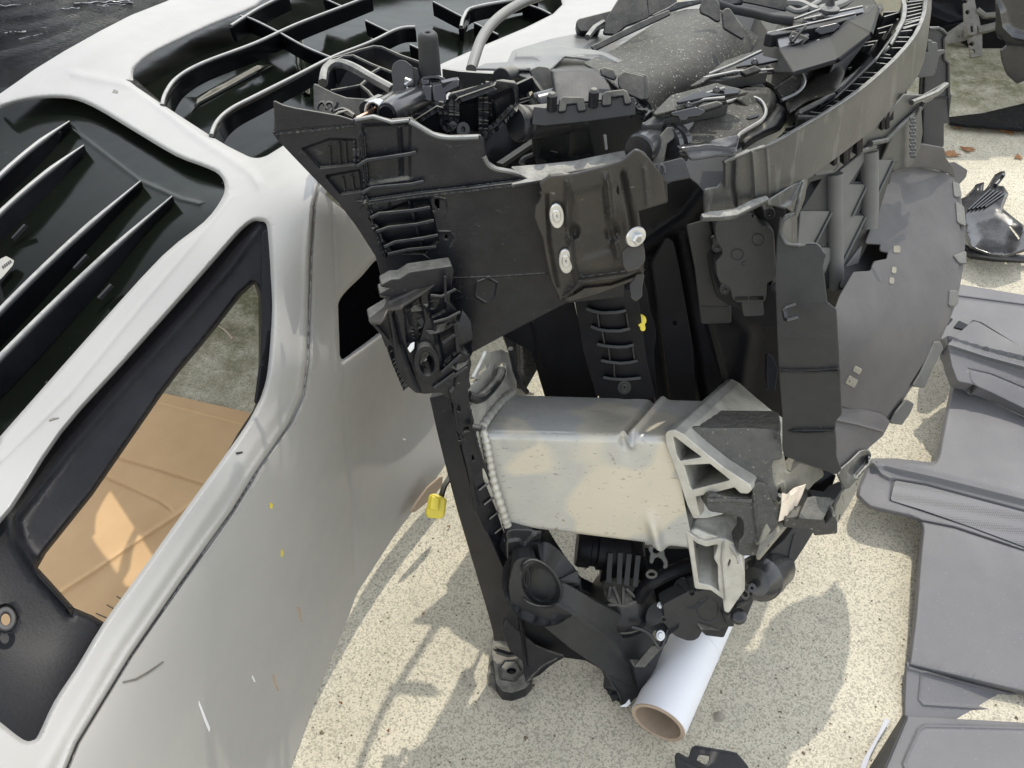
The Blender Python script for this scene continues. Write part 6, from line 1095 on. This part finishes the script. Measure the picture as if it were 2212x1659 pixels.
st = thing('steel_strut', 'dusty perforated steel strut hanging in the dark corner at the top right', 'strut', G(2120, 130))
SSs = con(3.0)
sth = [circ(*cv('R', a)[0], 6, 6, 12) for a in ('1525 10', '1545 122', '1590 445', '1600 522')]
obj('strip', sheet(cv('R', '1490 -300 1600 -300 1615 0 1625 60 1655 160 1690 345 1692 560 1580 582 1560 400 1545 330 1520 210'), SSs, sth, r=2, th=.01), MT['rusty'], st)
obj('cross_link', sheet(cv('R', '1325 345 1495 228 1520 230 1535 400 1345 442 1330 400'), con(2.97), [circ(*cv('R', '1457 372')[0], 3, 3, 10)], r=2, th=.01), MT['rusty'], st)
obj('clamp_box', sheet(cv('R', '1548 240 1630 232 1640 330 1625 350 1555 352'), con(2.93), [cv('R', '1568 262 1605 258 1610 328 1575 332')], r=2, th=.03), MT['rusty'], st)
obj('side_arm', [tube([P(*cv('R', a)[0], 3.0) for a in ('1640 100', '1720 160', '1840 150')], .01, 8), tube([P(*cv('R', a)[0], 3.0) for a in ('1640 310', '1740 290', '1840 262')], .014, 8)], MT['rusty'], st, bev=0)
dk = thing('added_shade_panel', 'black panel added behind the perforated steel strut to shade the ground', 'bumper', G(2060, 60))  # panel added, reaching above the view, to shade the far ground
DKs = VY(3.25)
obj('shell', sheet([(1700, -1150), (2700, -1150), (2600, 150), (2330, 150), (2190, 150), (2150, 165), (2120, 118), (2070, 100), (2040, 118), (1990, 90), (1950, 40)], DKs, r=8, step=34, th=.02, ridges=[([(1980, 20), (2080, 60), (2210, 40)], 14, .04), ([(1950, -100), (2200, -90)], 20, .06)]), MT['dark'], dk, bev=0, smooth=60)
obj('lower_lip', sheet([(2030, 60), (2120, 40), (2250, 60), (2250, 120), (2160, 130), (2090, 100)], off(DKs, -.12), r=5, th=.02), MT['gloss'], dk, bev=0)

# ---------------- litter on the concrete ----------------
lf = []
def leaf(x, y, s, a, label):
    c = G(x, y, .003); V = []; n = 9
    for i in range(n):
        t = 2*math.pi*i/n; r_ = s*(1 if i % 2 else .55); V.append((c.x+r_*math.cos(t+a), c.y+r_*.8*math.sin(t+a), c.z+.004*math.sin(3*t)+.002))
    V.append((c.x, c.y, c.z+.006))
    o = obj('dry_leaf', (V, [(i, (i+1) % n, n) for i in range(n)]), MT['leaf'], bev=0, smooth=None)
    tag(o, label, 'leaf', 'dry leaf scraps on the concrete')
near = ['brown leaf scrap on the lit concrete below the black sheet, upper right', 'dry leaf crumb between the black sheet and the ribbed bracket', 'leaf fragment near the corner of the grey shield, upper right']
LN = ['curled brown leaf scrap at the edge of the black plastic sheet', 'small brown leaf scrap just right of the curled one', 'brown leaf scrap nearest the right edge by the black sheet', 'flat brown leaf scrap in the middle of the sunlit strip',
      'brown leaf scrap beside the edge of the grey shield corner', 'leaf crumb left below the black plastic sheet', 'leaf crumb centred below the black plastic sheet', 'dark leaf crumb lying alone near the right edge']
for k, s in enumerate(('1780 1260', '1850 1290', '1960 1330', '1540 1520', '1380 1570', '1450 1300', '1640 1300', '2060 1600')):
    x, y = cv('R', s)[0]; leaf(x, y, (.04, .032, .035, .026, .03, .016, .016, .018)[k], k*1.3, LN[k])
LM = ['red-brown leaf crumb by the grey bumper edge, in the sunlit patch', 'leaf crumb just below the yellow connector', 'tiny leaf crumb next to the one below the connector', 'red-brown leaf crumb in the shade below the carrier', 'leaf crumb lowest beside the grey bumper edge']
for k, s in enumerate(('1085 665', '450 120', '1250 100', '860 1420', '550 1240')):
    x, y = cv('12', s)[0]; leaf(x+0, y, .0035, k, LM[k])
pb_ = obj('pebble', lathe(G(*cv('22', '1340 1330')[0], .0), G(*cv('22', '1340 1330')[0], .05), [(0, .008), (.003, .0085), (.006, .006), (.0075, .002)], 10), MT['stone'], bev=0)
tag(pb_, 'small pale pebble on the concrete right of the mailing tube', 'pebble')
# paint chips and scuffs on the bumper are worn spots with their own shape
for s, m in (('12 285 620 290 660 300 710 296 715 283 665 270 640 262 620', 'kraft'), ('12 118 1050 130 1100 150 1155 144 1160 115 1100 108 1060', 'kraft'), ('12 165 240 178 260 172 290 162 285', 'yellow'), ('11 95 1600 110 1610 105 1640 92 1630', 'yellow'),
             ('02 1290 1225 1300 1250 1362 1400 1358 1425 1330 1360 1292 1250', 'tubewhite'), ('02 1638 1060 1656 1100 1650 1102 1634 1068', 'tubewhite'), ('11 955 1182 972 1188 968 1194 952 1188', 'tubewhite'), ('00 738 578 765 590 760 604 728 598', 'rusty'),
             ('02 800 1100 880 1080 960 1035 1060 968 1062 974 965 1045 885 1088 802 1105', 'rusty'), ('01 1530 1275 1570 1268 1576 1275 1540 1284', 'ink'), ('01 320 1060 345 1048 380 1048 350 1058 318 1068', 'rusty')):
    q = s.split(' ', 1)
    obj('scuff_mark', sheet(cv(q[0], q[1]), off(BD, -.0012), r=.6, th=.0008), MT[m], bumper, bev=0)
